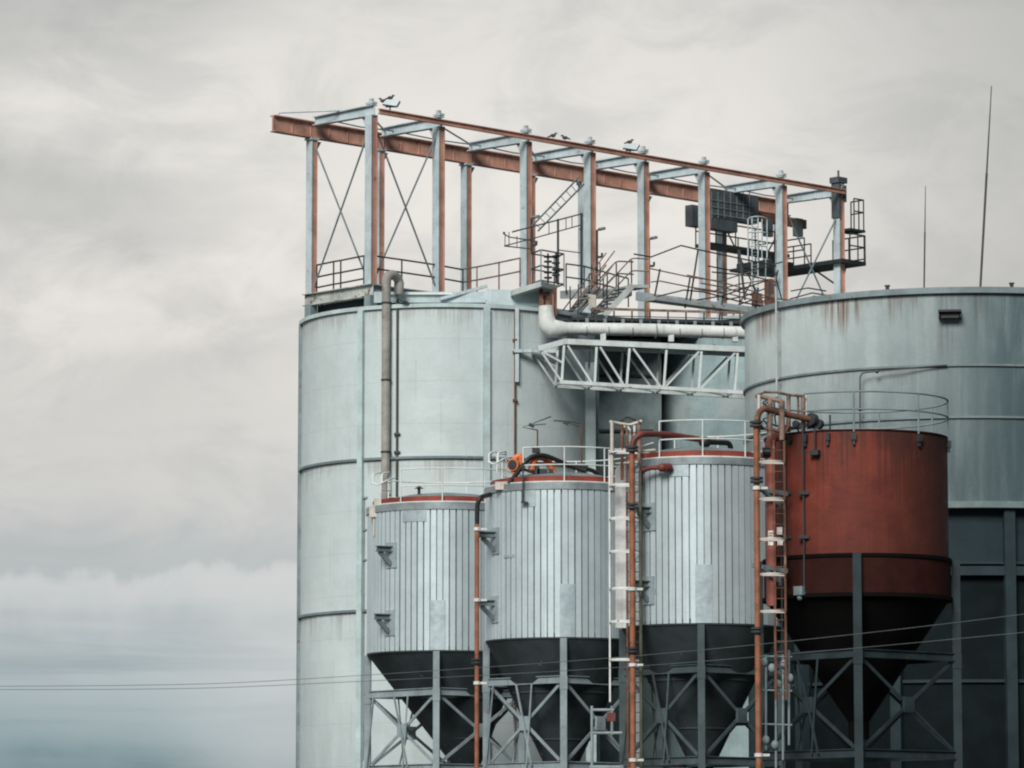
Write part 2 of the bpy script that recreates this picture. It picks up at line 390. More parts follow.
# small brackets on the rim
for px in (876, 1015):
    phi = R({876: -24, 1015: 8.5}[px]); n = V(sin(phi), -cos(phi), 0)
    mb = MB(); mb.box(Vector((Cc.x, Cc.y, zC + .12)) + n * CR, .1, .1, .12, phi); mb.box(Vector((Cc.x, Cc.y, zC + .2)) + n * CR, .16, .12, .05, phi); mb.build('rim_bracket', M['dark'], tC)
def onC(px, py, out=.05):
    phi = math.asin((px - 956) / 214.); Y = Cc.y - (CR + out) * cos(phi)
    p = P(px, py, Y); return p
pts = fillet([onC(860, 430), onC(860, 373), onC(900, 369), onC(947, 365)], .2, 4)
mb = MB(); mb.tube(pts, .025, 6); mb.ball(onC(877, 371.5, .07), .07, .07, .07); mb.ball(onC(860, 409, .07), .06, .06, .09)
solo(mb, 'conduit', M['conduit'], 'thin dark conduit bent in a right angle on the pale tank above the red hopper', 'conduit', onC(860, 430))
p = onC(776, 300, .12); q = onC(776, 560, .12)
mb = MB(); mb.tube([(p.x, p.y, q.z), (p.x, p.y, P(776, 287, p.y).z)], .035, 8)
for zz in (312, 345, 378, 400): mb.box((p.x + .03, p.y + .06, P(776, zz, p.y).z), .1, .14, .05)
solo(mb, 'downpipe', M['paleconduit'], 'slim pale pole standing upright against the left side of the rust streaked tank', 'pipe', (p.x, p.y, q.z))
# whip antennas
for (x0, y0, x1, y1, Y, r, lab) in ((924, 290, 925.5, 186, 136., .028, 'shorter thin whip antenna on the roof of the rust streaked tank'), (980, 288, 991.5, 86, 135., .04, 'tall leaning whip antenna on the roof of the rust streaked tank, near the right edge')):
    b, tp = P(x0, y0 + 6, Y), P(x1, y1, Y)
    t_ = thing('whip_antenna', lab, 'antenna', b, 'whip antennas')
    mid = b.lerp(tp, .58)
    MB().tube([b, mid], r, 8).build('mast', M['conduit'], t_)
    MB().tube([mid, tp], [r * .75, r * .4], 8).build('whip', M['conduit'], t_)

# shaft tower between the two ribbed tanks
s0 = P(600, 500, 158.5); s1 = P(652, 500, 158.5)
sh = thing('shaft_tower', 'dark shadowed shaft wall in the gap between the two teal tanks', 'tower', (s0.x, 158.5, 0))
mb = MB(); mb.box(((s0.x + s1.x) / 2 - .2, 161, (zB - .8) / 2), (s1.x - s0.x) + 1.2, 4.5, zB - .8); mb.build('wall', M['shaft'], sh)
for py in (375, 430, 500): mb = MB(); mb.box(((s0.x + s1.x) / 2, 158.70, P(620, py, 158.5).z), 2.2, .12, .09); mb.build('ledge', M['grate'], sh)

# ------------------------------------------------------------------ roof gantry
G0 = P(370, 200, 147.); G0.z = 0; G1 = P(840, 240, 165.); G1.z = 0
gu = (G1 - G0).normalized(); gn = V(-gu.y, gu.x, 0)
def on_row(px, off=0.):
    lo, hi = -8., 34.
    for _ in range(50):
        t = (lo + hi) / 2; q = G0 + gu * t + gn * off
        x = 512 + (q.x) / (P(513, 200, q.y).x * 1) if False else 512 + q.x * F / (q.y * cos(PITCH) + 24.0 * sin(PITCH))
        if x < px: lo = t
        else: hi = t
    return G0 + gu * lo + gn * off
GW = 3.4
zbase = P(370, 284, 147.).z; zct = P(370, 105, 147.).z; zcb = P(370, 116, 147.).z
far0 = G0 + gn * GW
zcrt = P(307, 121.5, far0.y).z; zcrb = P(307, 138, far0.y).z
gt = thing('roof_gantry', 'long open gantry of teal columns and rusty red crane beam atop the tanks', 'gantry', (G0.x, G0.y, zbase))
cols = [371, 438.5, 526, 590, 643.5, 704.5, 782, 839.5]
near = [on_row(x) for x in cols]; far = [p + gn * GW for p in near]
def hcol(b, z0, z1, fl=.36, dp=.28):
    mb = MB(); tf = .035
    c = Vector((b.x, b.y, (z0 + z1) / 2)); H = V(0, 0, (z1 - z0) / 2)
    mb.frame_box(c - gu * (dp / 2), gn * fl / 2, gu * tf / 2, H, 0)
    mb.frame_box(c + gu * (dp / 2), gn * fl / 2, gu * tf / 2, H, 1)
    mb.frame_box(c - gn * .13, gn * .014, gu * (dp / 2 - tf / 2), H, 1)
    return mb
for i, b in enumerate(near):
    co = hcol(b, zbase - .02, zcb + .03).build('column', [M['steel'], M['rust']], gt)
    mb = MB()   # tapering haunch plates under the cross beam
    for sgn in (1,):
        a = Vector((b.x, b.y, zcb)) + gn * .18
        mb.prism([a - gu * .012, a - V(0, 0, .75) - gu * .012 - gn * .02, a + gn * .34 - gu * .012], gu * .024)
    mb.build('haunch', M['steel'], co); mb = MB()
    mb.frame_box(Vector((b.x, b.y, zct + .07)), gn * .2, gu * .12, V(0, 0, .04)); mb.frame_box(Vector((b.x, b.y, zct + .16)) , gn * .07, gu * .07, V(0, 0, .09))
    mb.build('cap_plate', M['steel'], co)
    # tapered cross beam
    cb = MB(); n_ = Vector((b.x, b.y, 0)) - gn * .19; f_ = n_ + gn * (GW + .02)
    def section(zt0, zb0, zt1, zb1, hw, mi):
        vs = []
        for p, zt, zb in ((n_, zt0, zb0), (f_, zt1, zb1)):
            for k in (-1, 1):
                vs += [p + gu * hw * k + V(0, 0, zt), p + gu * hw * k + V(0, 0, zb)]
        cb.add(vs, [(0, 1, 3, 2), (4, 6, 7, 5), (0, 4, 5, 1), (2, 3, 7, 6), (0, 2, 6, 4), (1, 5, 7, 3)], mi)
    zt, zb, ze = zct, zcb, zct - .34
    section(zt, zt - .035, zt, zt - .035, .13, 0)
    section(zb + .035, zb, ze + .035, ze, .13, 0)
    section(zt - .035, zb + .035, zt - .035, ze + .035, .014, 0)
    cb.build('cross_beam', M['steel'], gt)
for i, b in enumerate(far):
    co = hcol(b, zbase - .02, zcrb - .10, .34, .24).build('column', [M['steel'], M['rust']], gt)
    mb = MB(); mb.frame_box(Vector((b.x, b.y, zcrb - .05)), gn * .2, gu * .2, V(0, 0, .045))
    mb.prism([Vector((b.x, b.y, zcrb - .1)) + gu * .14 - gn * .012, Vector((b.x, b.y, zcrb - .6)) + gu * .14 - gn * .012, Vector((b.x, b.y, zcrb - .1)) + gu * .46 - gn * .012], gn * .024)
    mb.build('haunch', M['steel'], co)
# crane beam with rusted web and streaked top flange
e0 = far[0] - gu * 1.95; e1 = far[7] + gu * .6
mb = MB(); zz = (zcrt + zcrb) / 2
mb.ibeam(V(e0.x, e0.y, zz), V(e1.x, e1.y, zz), .3, zcrt - zcrb, tf=.04, tw=.03, mi=0)
crane = mb.build('crane_beam', [M['rust']], gt)
nst = int((e1 - e0).length / .9)
for i in range(nst):
    q = e0 + (e1 - e0) * ((i + .02) / nst)
    mb = MB(); mb.frame_box(Vector((q.x, q.y, zz)) - gn * .0, gn * .05, gu * .008, V(0, 0, (zcrt - zcrb) / 2 - .045)); mb.build('stiffener', M['rust'], crane)
# plan bracing along the crane beam
mb = MB()
a = Vector((e0.x, e0.y, zcrt + .12)); b = near[0] + (far[0] - near[0]) * .45; mb.tube([a + gu * .3, Vector((b.x, b.y, zct + .02))], .03, 6); mb.tube([a + gu * .3 - V(0, 0, .14), a + gu * .3], .025, 6)
mb.build('tie_rod', M['steel'], gt)
for i in range(7):
    mb = MB(); p0 = Vector((near[i].x, near[i].y, zct - .2)) + gn * (GW * .75); p1 = Vector((near[i + 1].x, near[i + 1].y, zct - .2)) + gn * (GW * .75)
    mb.tube([p0, p0.lerp(p1, .5) - V(0, 0, .06), p1], .028, 6); mb.build('tie_rod', M['steeldk'], gt)
    mb = MB(); p0 = Vector((near[i].x, near[i].y, zct - .15)) + gn * .3; p1 = Vector((far[i + 1].x, far[i + 1].y, zcrt + .06)) - gn * .3
    mb.bar(p0, p1, .05, .05); mb.build('plan_brace', M['steel'], gt)
# thin outer rail beam
a = near[0] + gu * .12 - gn * .28; b = near[7] + gu * .1 - gn * .28
mb = MB(); mb.ibeam(V(a.x, a.y, zct - .25), V(b.x, b.y, zct - .25), .14, .2, tf=.03, mi=0); mb.build('rail_beam', M['rust'], gt)
# X braces
def xb(p, q, zt, zb, m=M['steeldk'], w=.05):
    for a, b in ((p, q), (q, p)):
        mb = MB(); mb.bar(V(a.x, a.y, zt), V(b.x, b.y, zb), w, w); mb.build('brace', m, gt)
xb(near[0] + gn * .25, far[0] - gn * .2, zcrb - .35, zbase + .3)
xb(near[0] + gu * .2, near[1] - gu * .15, zcb - .4, zbase + .25)
xb(near[6] + gu * .3, near[7] - gu * .2, zcb - 1.0, zbase + .9)
xb(far[6] + gu * .3, far[7] - gu * .2, zcrb - 1.0, zbase + .9)
# base girders
def girder(a, b, z1, h, m, w=.3, nm='base_girder', par=gt):
    mb = MB(); mb.ibeam(V(a.x, a.y, z1 - h / 2), V(b.x, b.y, z1 - h / 2), w, h, tf=.03); return mb.build(nm, m, par)
girder(near[0] - gn * .15, far[0] + gn * .35, zbase, .46, M['beamrusty'])
girder(near[0], near[7] + gu * .3, zbase - .003, .42, M['steel'])
girder(far[0], far[7] + gu * .3, zbase - .003, .42, M['steel'])
for i in range(1, 8): girder(near[i] + gn * .2, far[i] - gn * .2, zbase - .03, .36, M['steel'], .2)
# deck between the base girders
dk = MB(); q = [near[0] + gu * .2 + gn * .17, near[7], far[7], far[0] + gu * .2 - gn * .17]
dk.poly([V(p.x, p.y, zbase - .30) for p in q], .08); dk.build('deck', M['grate'], gt)
# stub posts carrying the gantry on the tank roofs
for p in (near[0], far[0], near[1], far[1], near[2], far[2], far[3], near[4], far[4], near[5], far[5], near[6], far[6]):
    zr = zA + .02 if (Vector((p.x, p.y, 0)) - A).length < AR else (zB if (Vector((p.x, p.y, 0)) - Bc).length < BR else None)
    if zr is None or zr > zbase - .45: continue
    mb = MB(); mb.box((p.x, p.y, (zr + zbase - .43) / 2), .34, .34, zbase - .43 - zr, math.atan2(gu.y, gu.x)); mb.build('stub_post', M['steeldk'], gt)

mb = MB(); q0, q1 = near[0] + gu * .35 + gn * .1, far[0] + gu * .35
for a_, b_ in ((q0, q1), (near[0] + gu * .3 + gn * .3, near[3] + gn * .3)):
    mb = MB(); mb.bar(V(a_.x, a_.y, (zA + zbase - .44) / 2), V(b_.x, b_.y, (zA + zbase - .44) / 2), .05, zbase - .44 - zA); mb.build('shade_plate', M['grate'], gt)  # dark sheets added to paint the shadow gap under the girders
# tank A front walkway
wk = thing('roof_walkway', 'pale steel walkway ledge along the front top edge of the ribbed tank', 'walkway', (near[0].x, near[0].y, zbase - .5))
yf = 145.9
zf = P(450, 292, yf).z
w0 = P(374, 292, yf); w1 = P(541, 292, yf)
mb = MB(); mb.bar(V(w0.x, yf, zf - .2), V(w1.x, yf, zf - .2), .12, .4); mb.build('edge_beam', M['steel'], wk)
mb = MB(); mb.poly([V(w0.x, yf + .07, zf - .03), V(w1.x, yf + .07, zf - .03), V(w1.x, yf + 2.6, zf - .03), V(near[1].x, near[1].y + .2, zf - .03), V(w0.x + .1, near[0].y - .2, zf - .03)], .06); mb.build('deck', M['grate'], wk)
# raking plank and stepped box at the right part
mb = MB(); mb.bar(P(440, 299, yf - .2), P(487, 286, yf + .1), .14, .11); mb.build('raking_beam', M['steel'], wk)
mb = MB(); mb.bar(P(486, 297, yf - .14), P(541, 299, yf - .1), .14, .58); mb.build('edge_beam', M['steel'], wk)
mb = MB(); mb.poly([P(512, 290, yf - .6), P(541, 281, yf - 1.2), P(557, 285, yf - .2), P(557, 285, yf - .2) + V(-.3, 2.2, 0), P(512, 290, yf - .6) + V(-.2, 1.5, 0)], .2); mb.build('landing', M['deck'], wk)
mb = MB()
for px in (541, 555): b_ = P(px, 287, yf - .7); mb.box((b_.x, b_.y, b_.z - .55), .14, .14, 1.05)
b_ = P(548, 290, yf - .6); mb.box((b_.x, b_.y + .15, b_.z - .5), .36, .1, .9); mb.build('support', M['rustdk'], wk)
mb = MB(); b_ = P(385, 293.5, yf - .16); mb.bar(b_, P(452, 293.5, yf - .16), .05, .07); mb.build('edge_strip', M['white'], wk)

# ------------------------------------------------------------------ guard rails on the gantry deck
def foot(px, py, Y): return P(px, py, Y)
zr0 = zbase
def ray(px, Y, z): p = P(px, 200, Y); p.z = z; return p
rail_thing('guard_rail', 'dark guard rail across the left end of the gantry, between its two leftmost columns',
    [far[0] + gn * .05 + V(.25, -.1, zr0), far[0].lerp(near[0], .38) + V(0, 0, zr0), far[0].lerp(near[0], .5) + V(0, 0, zr0), near[0] - gu * .12 + gn * .25 + V(0, 0, zr0)], [1.08, .62, .22], M['dark'], .034, 'guard rails on the gantry deck')
pl = [ray(376, 147.2, zr0), ray(402, 148.1, zr0), ray(437, 149.4, zr0), ray(463, 150.6, zr0)]
rail_thing('guard_rail', 'dark guard rail behind the grey pipe elbow, below the larger crossed braces', pl, [1.08, .6], M['dark'], .034, 'guard rails on the gantry deck')
pl = [ray(463, 150.6, zr0 + .02), ray(477, 149.9, zr0), ray(499, 148.8, zr0), ray(520, 147.7, zr0)]
rail_thing('guard_rail', 'rust tinted guard rail rising right towards the cage of valves', pl, [1.08, .58], M['rustrail'], .032, 'guard rails on the gantry deck')

# grey pipe with elbow on tank A
phiP = math.asin((386 - 448) / 148.)
Yp = 150 - (AR + .3) * cos(phiP)
pb = P(386, 512, Yp); pt = P(386, 284, Yp)
gp = thing('vent_pipe', 'thick weathered grey pipe climbing the ribbed tank and bending over at the top', 'pipe', pb)
xg = P(386, 400, Yp).x
MB().tube([(xg, Yp, pb.z), (xg, Yp, pt.z)], .165, 16).build('riser', M['pipegrey'], gp)
top = [V(xg, Yp, pt.z)] + [V(xg + .22 * (1 - cos(a)), Yp + .32 * (1 - cos(a)), pt.z + .12 + .26 * sin(a)) for a in [k * pi / 8 for k in range(0, 9)]] + [V(xg + .44, Yp + .64, pt.z - .3)]
MB().tube(top, [.17, .175] + [.185 if k % 2 else .17 for k in range(8)] + [.17], 16).build('elbow', M['pipegrey'], gp)
for py in (303, 380, 452):
    mb = MB(); z = P(386, py, Yp).z; mb.lathe((xg, Yp, z), [(.16, -.03), (.19, -.03), (.19, .03), (.16, .03)], 20); mb.bar((xg, Yp + .1, z), (xg + .05, Yp + .5, z), .06, .05); mb.build('clamp', M['dark'], gp)
def onA(px, py, out=.08):
    phi = math.asin((px - 448) / 148.); return P(px, py, 150 - (AR + out) * cos(phi))
def riser(px, y0, y1, r, m, name, lab, cat, clamps=(), out=.08, extra=None):
    a, b = onA(px, y0, out), onA(px, y1, out); mb = MB(); mb.tube([(a.x, a.y, b.z), (a.x, a.y, a.z)], r, 8)
    for c_ in clamps: mb.box((a.x, a.y, P(px, c_, a.y).z), r * 5, r * 3.4, .07)
    if extra: mb.tube([Vector((a.x, a.y, a.z)) if False else V(a.x, a.y, a.z)] + [onA(*e) for e in extra], r * 1.1, 8)
    solo(mb, name, m, lab, cat, (a.x, a.y, b.z))
riser(397.5, 302, 498, .045, M['conduit'], 'conduit', 'thin black conduit running down the ribbed tank just right of the grey pipe', 'conduit', (434, 452), .1, [(398, 298, .3), (404, 301, .35), (408, 303, .2)])
riser(515, 313, 470, .035, M['rustdk'], 'conduit', 'thin rusty conduit on the ribbed tank above the middle silver silo', 'conduit', (340, 352, 400))
riser(364.5, 497, 760, .07, M['steeldk'], 'conduit', 'grey conduit on the ribbed tank left of the leftmost silver silo', 'conduit', (498, 530, 560))
# bracket shelf under the duct
mb = MB(); a = onA(514, 351, .1); b = onA(556, 351, .5); mb.bar(a, (b.x, a.y + .1, a.z), .2, .12); a2 = onA(517, 308, .12); mb.bar((a2.x, a2.y, a2.z), (a2.x, a2.y, P(517, 382, a2.y).z), .14, .12)
solo(mb, 'wall_bracket', M['steel'], 'pale angle bracket on the ribbed tank left of the white truss bridge', 'bracket', a)

# ------------------------------------------------------------------ white duct and truss bridge
def row(px, py, Y=None, d=0):    # the bridge recedes slightly to the right
    Y = 144.6 + (px - 540) * .0072 + d
    return P(px, py, Y)
dt = thing('white_duct', 'fat white insulated pipe with mitred elbow lying on the truss bridge', 'pipe', row(546, 340))
top_ = row(546, 306, d=.4); 
pts = [top_, row(546.5, 316, d=.4), row(547, 324, d=.4), row(551, 328.5, d=.4), row(558, 329, d=.4), row(566, 329, d=.4)]
MB().tube(pts, [.27, .30, .34, .36, .32, .25], 18).build('elbow', M['duct'], dt)
MB().tube([row(565, 328.6, d=.4), row(655, 330, d=.4), row(765, 333.5, d=.4)], .235, 20).build('straight', M['duct'], dt)
for px in (585, 607, 631, 655, 678, 700, 722):
    p = row(px, 329 + (px - 565) * .022, d=.4); mb = MB(); q = row(px + 1.2, 329 + (px - 565) * .022, d=.4); mb.tube([p, q], .243 if px != 655 else .27, 20); mb.build('seam_band', M['pipegrey'], dt)
for px in (603, 671, 735):
    mb = MB(); p = row(px, 337, d=.4); mb.box(p, .2, .3, .36); mb.build('saddle', M['bridge'], dt)
tr = thing('truss_bridge', 'white steel truss bridge carrying the fat pipe between the big tanks', 'truss bridge', row(560, 384))
def rw_(x, y, d):
    p = row(x, y, d=-.5)
    return p if d < 0 else p + V(-.22, 1.2, 0)
def tb(a, b, d, w=.12, nm='member', h=None):
    mb = MB(); mb.bar(rw_(*a, d), rw_(*b, d), w, h or w); mb.build(nm, M['bridge'], tr)
tp = [(564.5, 341.5), (597, 343), (630, 344.5), (667, 346), (702, 347.5), (738, 349), (768, 350.5)]
bt = [(561, 382), (594, 384), (626, 386), (663, 388), (698, 390), (734, 392), (768, 394)]
for d, nm in ((-.5, 'front'), (.75, 'rear')):
    s_ = 0 if d < 0 else .004
    tb((564, 341.5), (768, 350.5), d, .14, 'top_chord', .2)
    tb((537.5, 349), (565, 341.5), d, .14, 'top_chord', .2)
    tb((560, 382), (768, 394), d, .13, 'bottom_chord', .13)
    for k in range(6):
        tb((tp[k][0] - .5, tp[k][1] + 4), (bt[k][0] + .8, bt[k][1] - 2), d, .085, 'upright')
    for k in range(5):
        a, b = (tp[k], bt[k + 1]) if k < 3 else (bt[k], tp[k + 1])
        tb((a[0] + 3, a[1] + (4 if k < 3 else -2)), (b[0] - 3, b[1] + (-2 if k < 3 else 4)), d, .07, 'diagonal')
    tb((540, 350), (561, 381), d, .07, 'diagonal'); tb((541, 351), (563, 363), d, .07, 'diagonal')
for k in range(6):
    for (x, y) in (tp[k], bt[k]):
        mb = MB(); mb.bar(rw_(x, y, -1), rw_(x, y, 1), .07, .07); mb.build('cross_member', M['bridge'], tr)
for k in range(5):
    mb = MB(); mb.bar(rw_(*bt[k], -1), rw_(*bt[k + 1], 1), .05, .05); mb.build('lacing', M['bridge'], tr)
mb = MB()
for k in range(6):
    a, b = tp[k], tp[k + 1]
    q = [rw_(a[0], a[1] - 1, -1) + V(0, .1, 0), rw_(b[0], b[1] - 1, -1) + V(0, .1, 0), rw_(b[0], b[1] - 1, 1), rw_(a[0], a[1] - 1, 1)]
    mb.prism(q, (0, 0, .04))
mb.build('deck', M['grate'], tr)
mb = MB(); a, b = row(713, 346, d=.9), row(738, 353, d=.9); mb.bar(a, b, .1, .12); mb.bar(row(737, 353, d=.9), row(735, 386, d=.9), .1, .1); mb.build('strut', M['bridge'], tr)
# walkway with dark rail above the duct
wy = thing('pipe_walkway', 'narrow dark walkway with low rusty rail running above the fat white pipe', 'walkway', row(565, 322, d=1.4))
mb = MB(); mb.bar(row(562, 322.5, d=1.5), row(770, 327, d=1.5), .8, .10); mb.build('deck', M['grate'], wy)
mb = MB(); mb.bar(row(572, 318, d=1.0), row(770, 323, d=1.0), .03, .12); mb.build('toe_board', M['dark'], wy)
for i, px in enumerate(range(578, 760, 18)):
    mb = MB(); k = (px - 565) * .025; mb.bar(row(px, 325 + k, d=1.0), row(px, 310 + k * .7, d=1.0), .06, .06); mb.build('post', M['dark'], wy)
    mb = MB(); p_ = row(px + 9, 320 + k, d=.92); mb.box(p_, .12, .1, .16); mb.build('junction_box', M['steeldk'], wy)
mb = MB(); mb.bar(row(592, 308.5, d=1.0), row(765, 313.5, d=1.0), .05, .09); mb.build('top_rail', M['rustrail'], wy)
mb = MB(); mb.bar(row(570, 315, d=1.0), row(765, 319.5, d=1.0), .03, .03); mb.build('mid_rail', M['dark'], wy)

# ------------------------------------------------------------------ stair on the tank top
stt = thing('stair', 'pale steel stair climbing right to a landing below the middle gantry columns', 'staircase', P(606, 312, 148.5))
def flight(par, a, b, wv, m, n=8, sh=.2, tw=.035):
    a, b, wv = Vector(a), Vector(b), Vector(wv)
    for k in (0, 1):
        mb = MB(); mb.bar(a + wv * k, b + wv * k, tw, sh); mb.build('stringer', m, par)
    for i in range(n):
        p = a.lerp(b, (i + .5) / n); mb = MB()
        mb.frame_box(p + wv / 2, wv * .46, V((b - a).x, (b - a).y, 0).normalized() * .13, V(0, 0, .018)); mb.build('tread', M['deck'], par)
Ys = 148.3
sa, sb = P(604, 316, Ys - .2), P(633, 285, Ys)
flight(stt, sa, sb, V(-.55, .75, 0), M['deck'], 8, .22, .09)
mb = MB(); mb.poly([sb + V(-.5, .7, .02), sb + V(0, 0, .02), sb + V(.6, .05, .02), sb + V(.1, .8, .02)], .12); mb.build('landing', M['deck'], stt)
for k, off in ((0, V(0, 0, 0)), (1, V(-.55, .75, 0))):
    for h in (1.02, .55):
        mb = MB(); mb.tube(fillet([sa + off + V(-.5, 0, h - .5), sb + off + V(-.05, 0, h), sb + off + V(.6, .1, h - .02)], .15, 4), .028, 6); mb.build('handrail', M['rustrail'] if k == 0 else M['dark'], stt)
    for f in (.1, .5, .95): p = sa.lerp(sb, f) + off; mb = MB(); mb.tube([p, p + V(0, 0, 1.0)], .03, 6); mb.build('post', M['dark'], stt)
# lower narrow flight with rails left of it
st2 = thing('stair', 'narrow rusty railed stair leaning left of the pale stair, beside the white pipe elbow', 'staircase', P(570, 312, 147.3))
a, b = P(573, 315, 147.0), P(600, 288, 147.6)
flight(st2, a, b, V(-.3, .5, 0), M['steeldk'], 7, .14, .05)
for off in (V(0, 0, 0), V(-.3, .5, 0)):
    for h in (.95, .5):
        mb = MB(); mb.tube([a + off + V(-.1, 0, h - .75), b + off + V(0.55, 0, h + .45)], .026, 6); mb.build('handrail', M['rustrail'], st2)
    for f in (.2, .6, 1.): p = a.lerp(b, f) + off; mb = MB(); mb.tube([p, p + V(0, 0, .95)], .026, 6); mb.build('post', M['dark'], st2)
mb = MB(); q = P(592, 303, 146.8); mb.box(q, .2, .2, .45, .4); mb.box(q + V(0, 0, .26), .28, .12, .1, .4); mb.build('newel_box', M['cream'], st2)
mb = MB(); mb.poly([P(560, 291, 148.6), P(576, 289, 148.9), P(632, 288, 150.6), P(625, 291, 149.5)], .3)
solo(mb, 'roof_slab', M['deck'], 'grey deck slab behind the stairs under the fourth and fifth front columns', 'deck', P(560, 291, 148.6))

# sloping walkway behind, from the landing to the far tank
rw = thing('ramp_walkway', 'pale walkway sloping down to the right from the stair landing with slanted dark posts', 'walkway', P(652, 300, 151.))
ra, rb_ = P(650, 299, 149.5), P(758, 313, 153.)
mb = MB(); mb.bar(ra, rb_, .6, .14); mb.build('deck', M['deck'], rw)
mb = MB(); mb.bar(P(636, 296, 150.4), P(760, 312, 154.), .06, .34); mb.build('side_plate', M['steel'], rw)
for (x0, y0, x1, y1) in ((660, 269, 654, 300), (698, 250, 690, 302), (690, 278, 685, 308), (725, 286, 718, 326), (758, 288, 755, 314), (739, 250, 745, 300), (770, 281, 769, 300)):
    k = (x0 - 650) / 108.; Y = 149.2 + 3.3 * k
    mb = MB(); mb.bar(P(x1, y1, Y), P(x0, y0, Y), .09, .07); mb.build('post', M['dark'], rw)
for pts, m in (([(634, 254), (651, 257), (681, 245.5), (700, 250), (738, 258), (776, 266)], 'dark'), ([(650, 268.5), (692, 277.5), (720, 281), (757, 270)], 'rustrail'), ([(651, 282), (660, 281), (690, 287), (722, 292), (752, 286)], 'rustrail'),
               ([(655, 297), (684, 290), (704, 292), (745, 303), (775, 308)], 'dark'), ([(687, 275), (725, 283), (752, 291), (776, 300)], 'rustrail'), ([(694, 289), (730, 294), (765, 303)], 'rustrail'), ([(697, 300), (722, 296), (768, 280)], 'dark')):
    mb = MB(); q = [P(x, y, 149.2 + 3.3 * (x - 650) / 108.) for x, y in pts]; mb.tube(q, .03 if m == 'dark' else .026, 6); mb.build('handrail', M[m], rw)

# cage of valves on the landing by the third front column
vc = thing('valve_cage', 'small railed cage holding stacked valve wheels above the white pipe elbow', 'cage', P(541, 283, 145.3))
Yv = 145.4
c4 = [P(541, 283, Yv), P(564, 287, Yv + .3), P(564, 287, Yv + .3) + V(-.35, .9, 0), P(541, 283, Yv) + V(-.35, .9, 0)]
for p in c4: mb = MB(); mb.bar(p, p + V(0, 0, 1.25), .05, .05); mb.build('post', M['steeldk'], vc)
for h in (1.23, .65, .1):
    mb = MB()
    for i in range(4): mb.bar(c4[i] + V(0, 0, h), c4[(i + 1) % 4] + V(0, 0, h), .04, .05)
    mb.build('rail', M['dark'], vc)
for px, zs in ((548, (.2, .4, .6, .8, .98)), (556, (.3, .5, .75, 1.0))):
    p = P(px, 283, Yv + .45); mb = MB(); mb.tube([p, p + V(0, 0, 1.1)], .035, 8); mb.build('stem', M['dark'], vc)
    for z in zs: mb = MB(); mb.lathe(p + V(0, 0, z), [(.02, -.03), (.15, -.03), (.15, .02), (.02, .03)], 16); mb.build('valve_wheel', M['dark'], vc)
# raised gangway of thin rails with an inclined ladder
gg = thing('gangway', 'thin dark railed gangway arm hanging across the third and fourth front columns', 'gangway', P(558, 268, 149.))
Yg = 148.
def gl(pts, r=.022, nm='rail', m='dark', Y=Yg):
    mb = MB(); mb.tube([P(x, y, Y) for x, y in pts], r, 6); mb.build(nm, M[m], gg)
gl([(512, 232), (581, 214), (583, 216)], .032, 'top_rail'); gl([(504, 246), (531, 239), (581, 225)], .024, 'mid_rail'); gl([(504, 234), (509, 237), (535, 241)], .026, 'mid_rail'); gl([(504, 246), (532, 249)], .026, 'bottom_rail')
for x, y0, y1 in ((505, 234, 246), (509, 232, 247), (517, 236, 247), (549, 222, 234), (566, 218, 229), (572, 217, 227)): gl([(x, y0), (x, y1)], .018, 'baluster')
gl([(558, 219, ), (558, 285)], .05, 'mast'); gl([(581.5, 213), (581.5, 288)], .055, 'mast')
gl([(558, 250), (582, 253)], .022, 'rail'); gl([(504, 234), (504, 232)], .05, 'knob')
lg = thing('inclined_ladder', 'light ladder leaning steeply up from the gangway arm to the red crane beam', 'ladder', P(533, 226, 149.))
for (a, b) in (((532, 226), (579, 177)), ((538, 231), (584, 184))):
    mb = MB(); mb.bar(P(*a, 149.), P(*b, 152.), .035, .06); mb.build('stile', M['steeldk'], lg)
for i in range(9):
    f = (i + .5) / 9; mb = MB(); mb.tube([P(532 + 47 * f, 226 - 49 * f, 149 + 3 * f), P(538 + 46 * f, 231 - 47 * f, 149 + 3 * f)], .018, 6); mb.build('rung', M['steeldk'], lg)
# column lamps: little posts with outreach arms
for (px, y0, y1, Y, lab) in ((531.5, 218, 288, 152., 'small post lamp beside the third front column of the gantry'), (597, 230, 288, 154.5, 'small post lamp beside the fourth front column of the gantry'), (649, 239, 288, 157., 'small post lamp beside the fifth front column of the gantry')):
    b_ = P(px, y1, Y); t_ = thing('post_lamp', lab, 'lamp', b_, 'post lamps by the front columns')
    MB().tube([b_, P(px, y0, Y)], .045, 8).build('post', M['dark'], t_)
    mb = MB(); mb.bar(P(px, y0 + .5, Y), P(px + 6, y0 - 1, Y - .2), .05, .05); mb.build('arm', M['dark'], t_)
    mb = MB(); mb.bar(P(px + 2, y0 - .5, Y), P(px + 7.5, y0 - 1.8, Y - .2), .14, .09); mb.build('lamp_head', M['steeldk'], t_)
    mb = MB(); mb.tube(fillet([P(px, y0 + 27, Y), P(px + 5, y0 + 27, Y), P(px + 5, y0 + 23, Y)], .05, 3), .05, 6); mb.build('hook', M['dark'], t_)
# tank-top rails around the stairs
rail_thing('guard_rail', 'dark guard rail behind the stairs between the valve cage and the pale landing', [ray(566, 148.6, zr0 - .1), ray(584, 149.2, zr0 - .1), ray(607, 150.2, zr0 - .2), ray(628, 151., zr0 - .3)], [1.1, .6], M['dark'], .03, 'guard rails on the gantry deck')

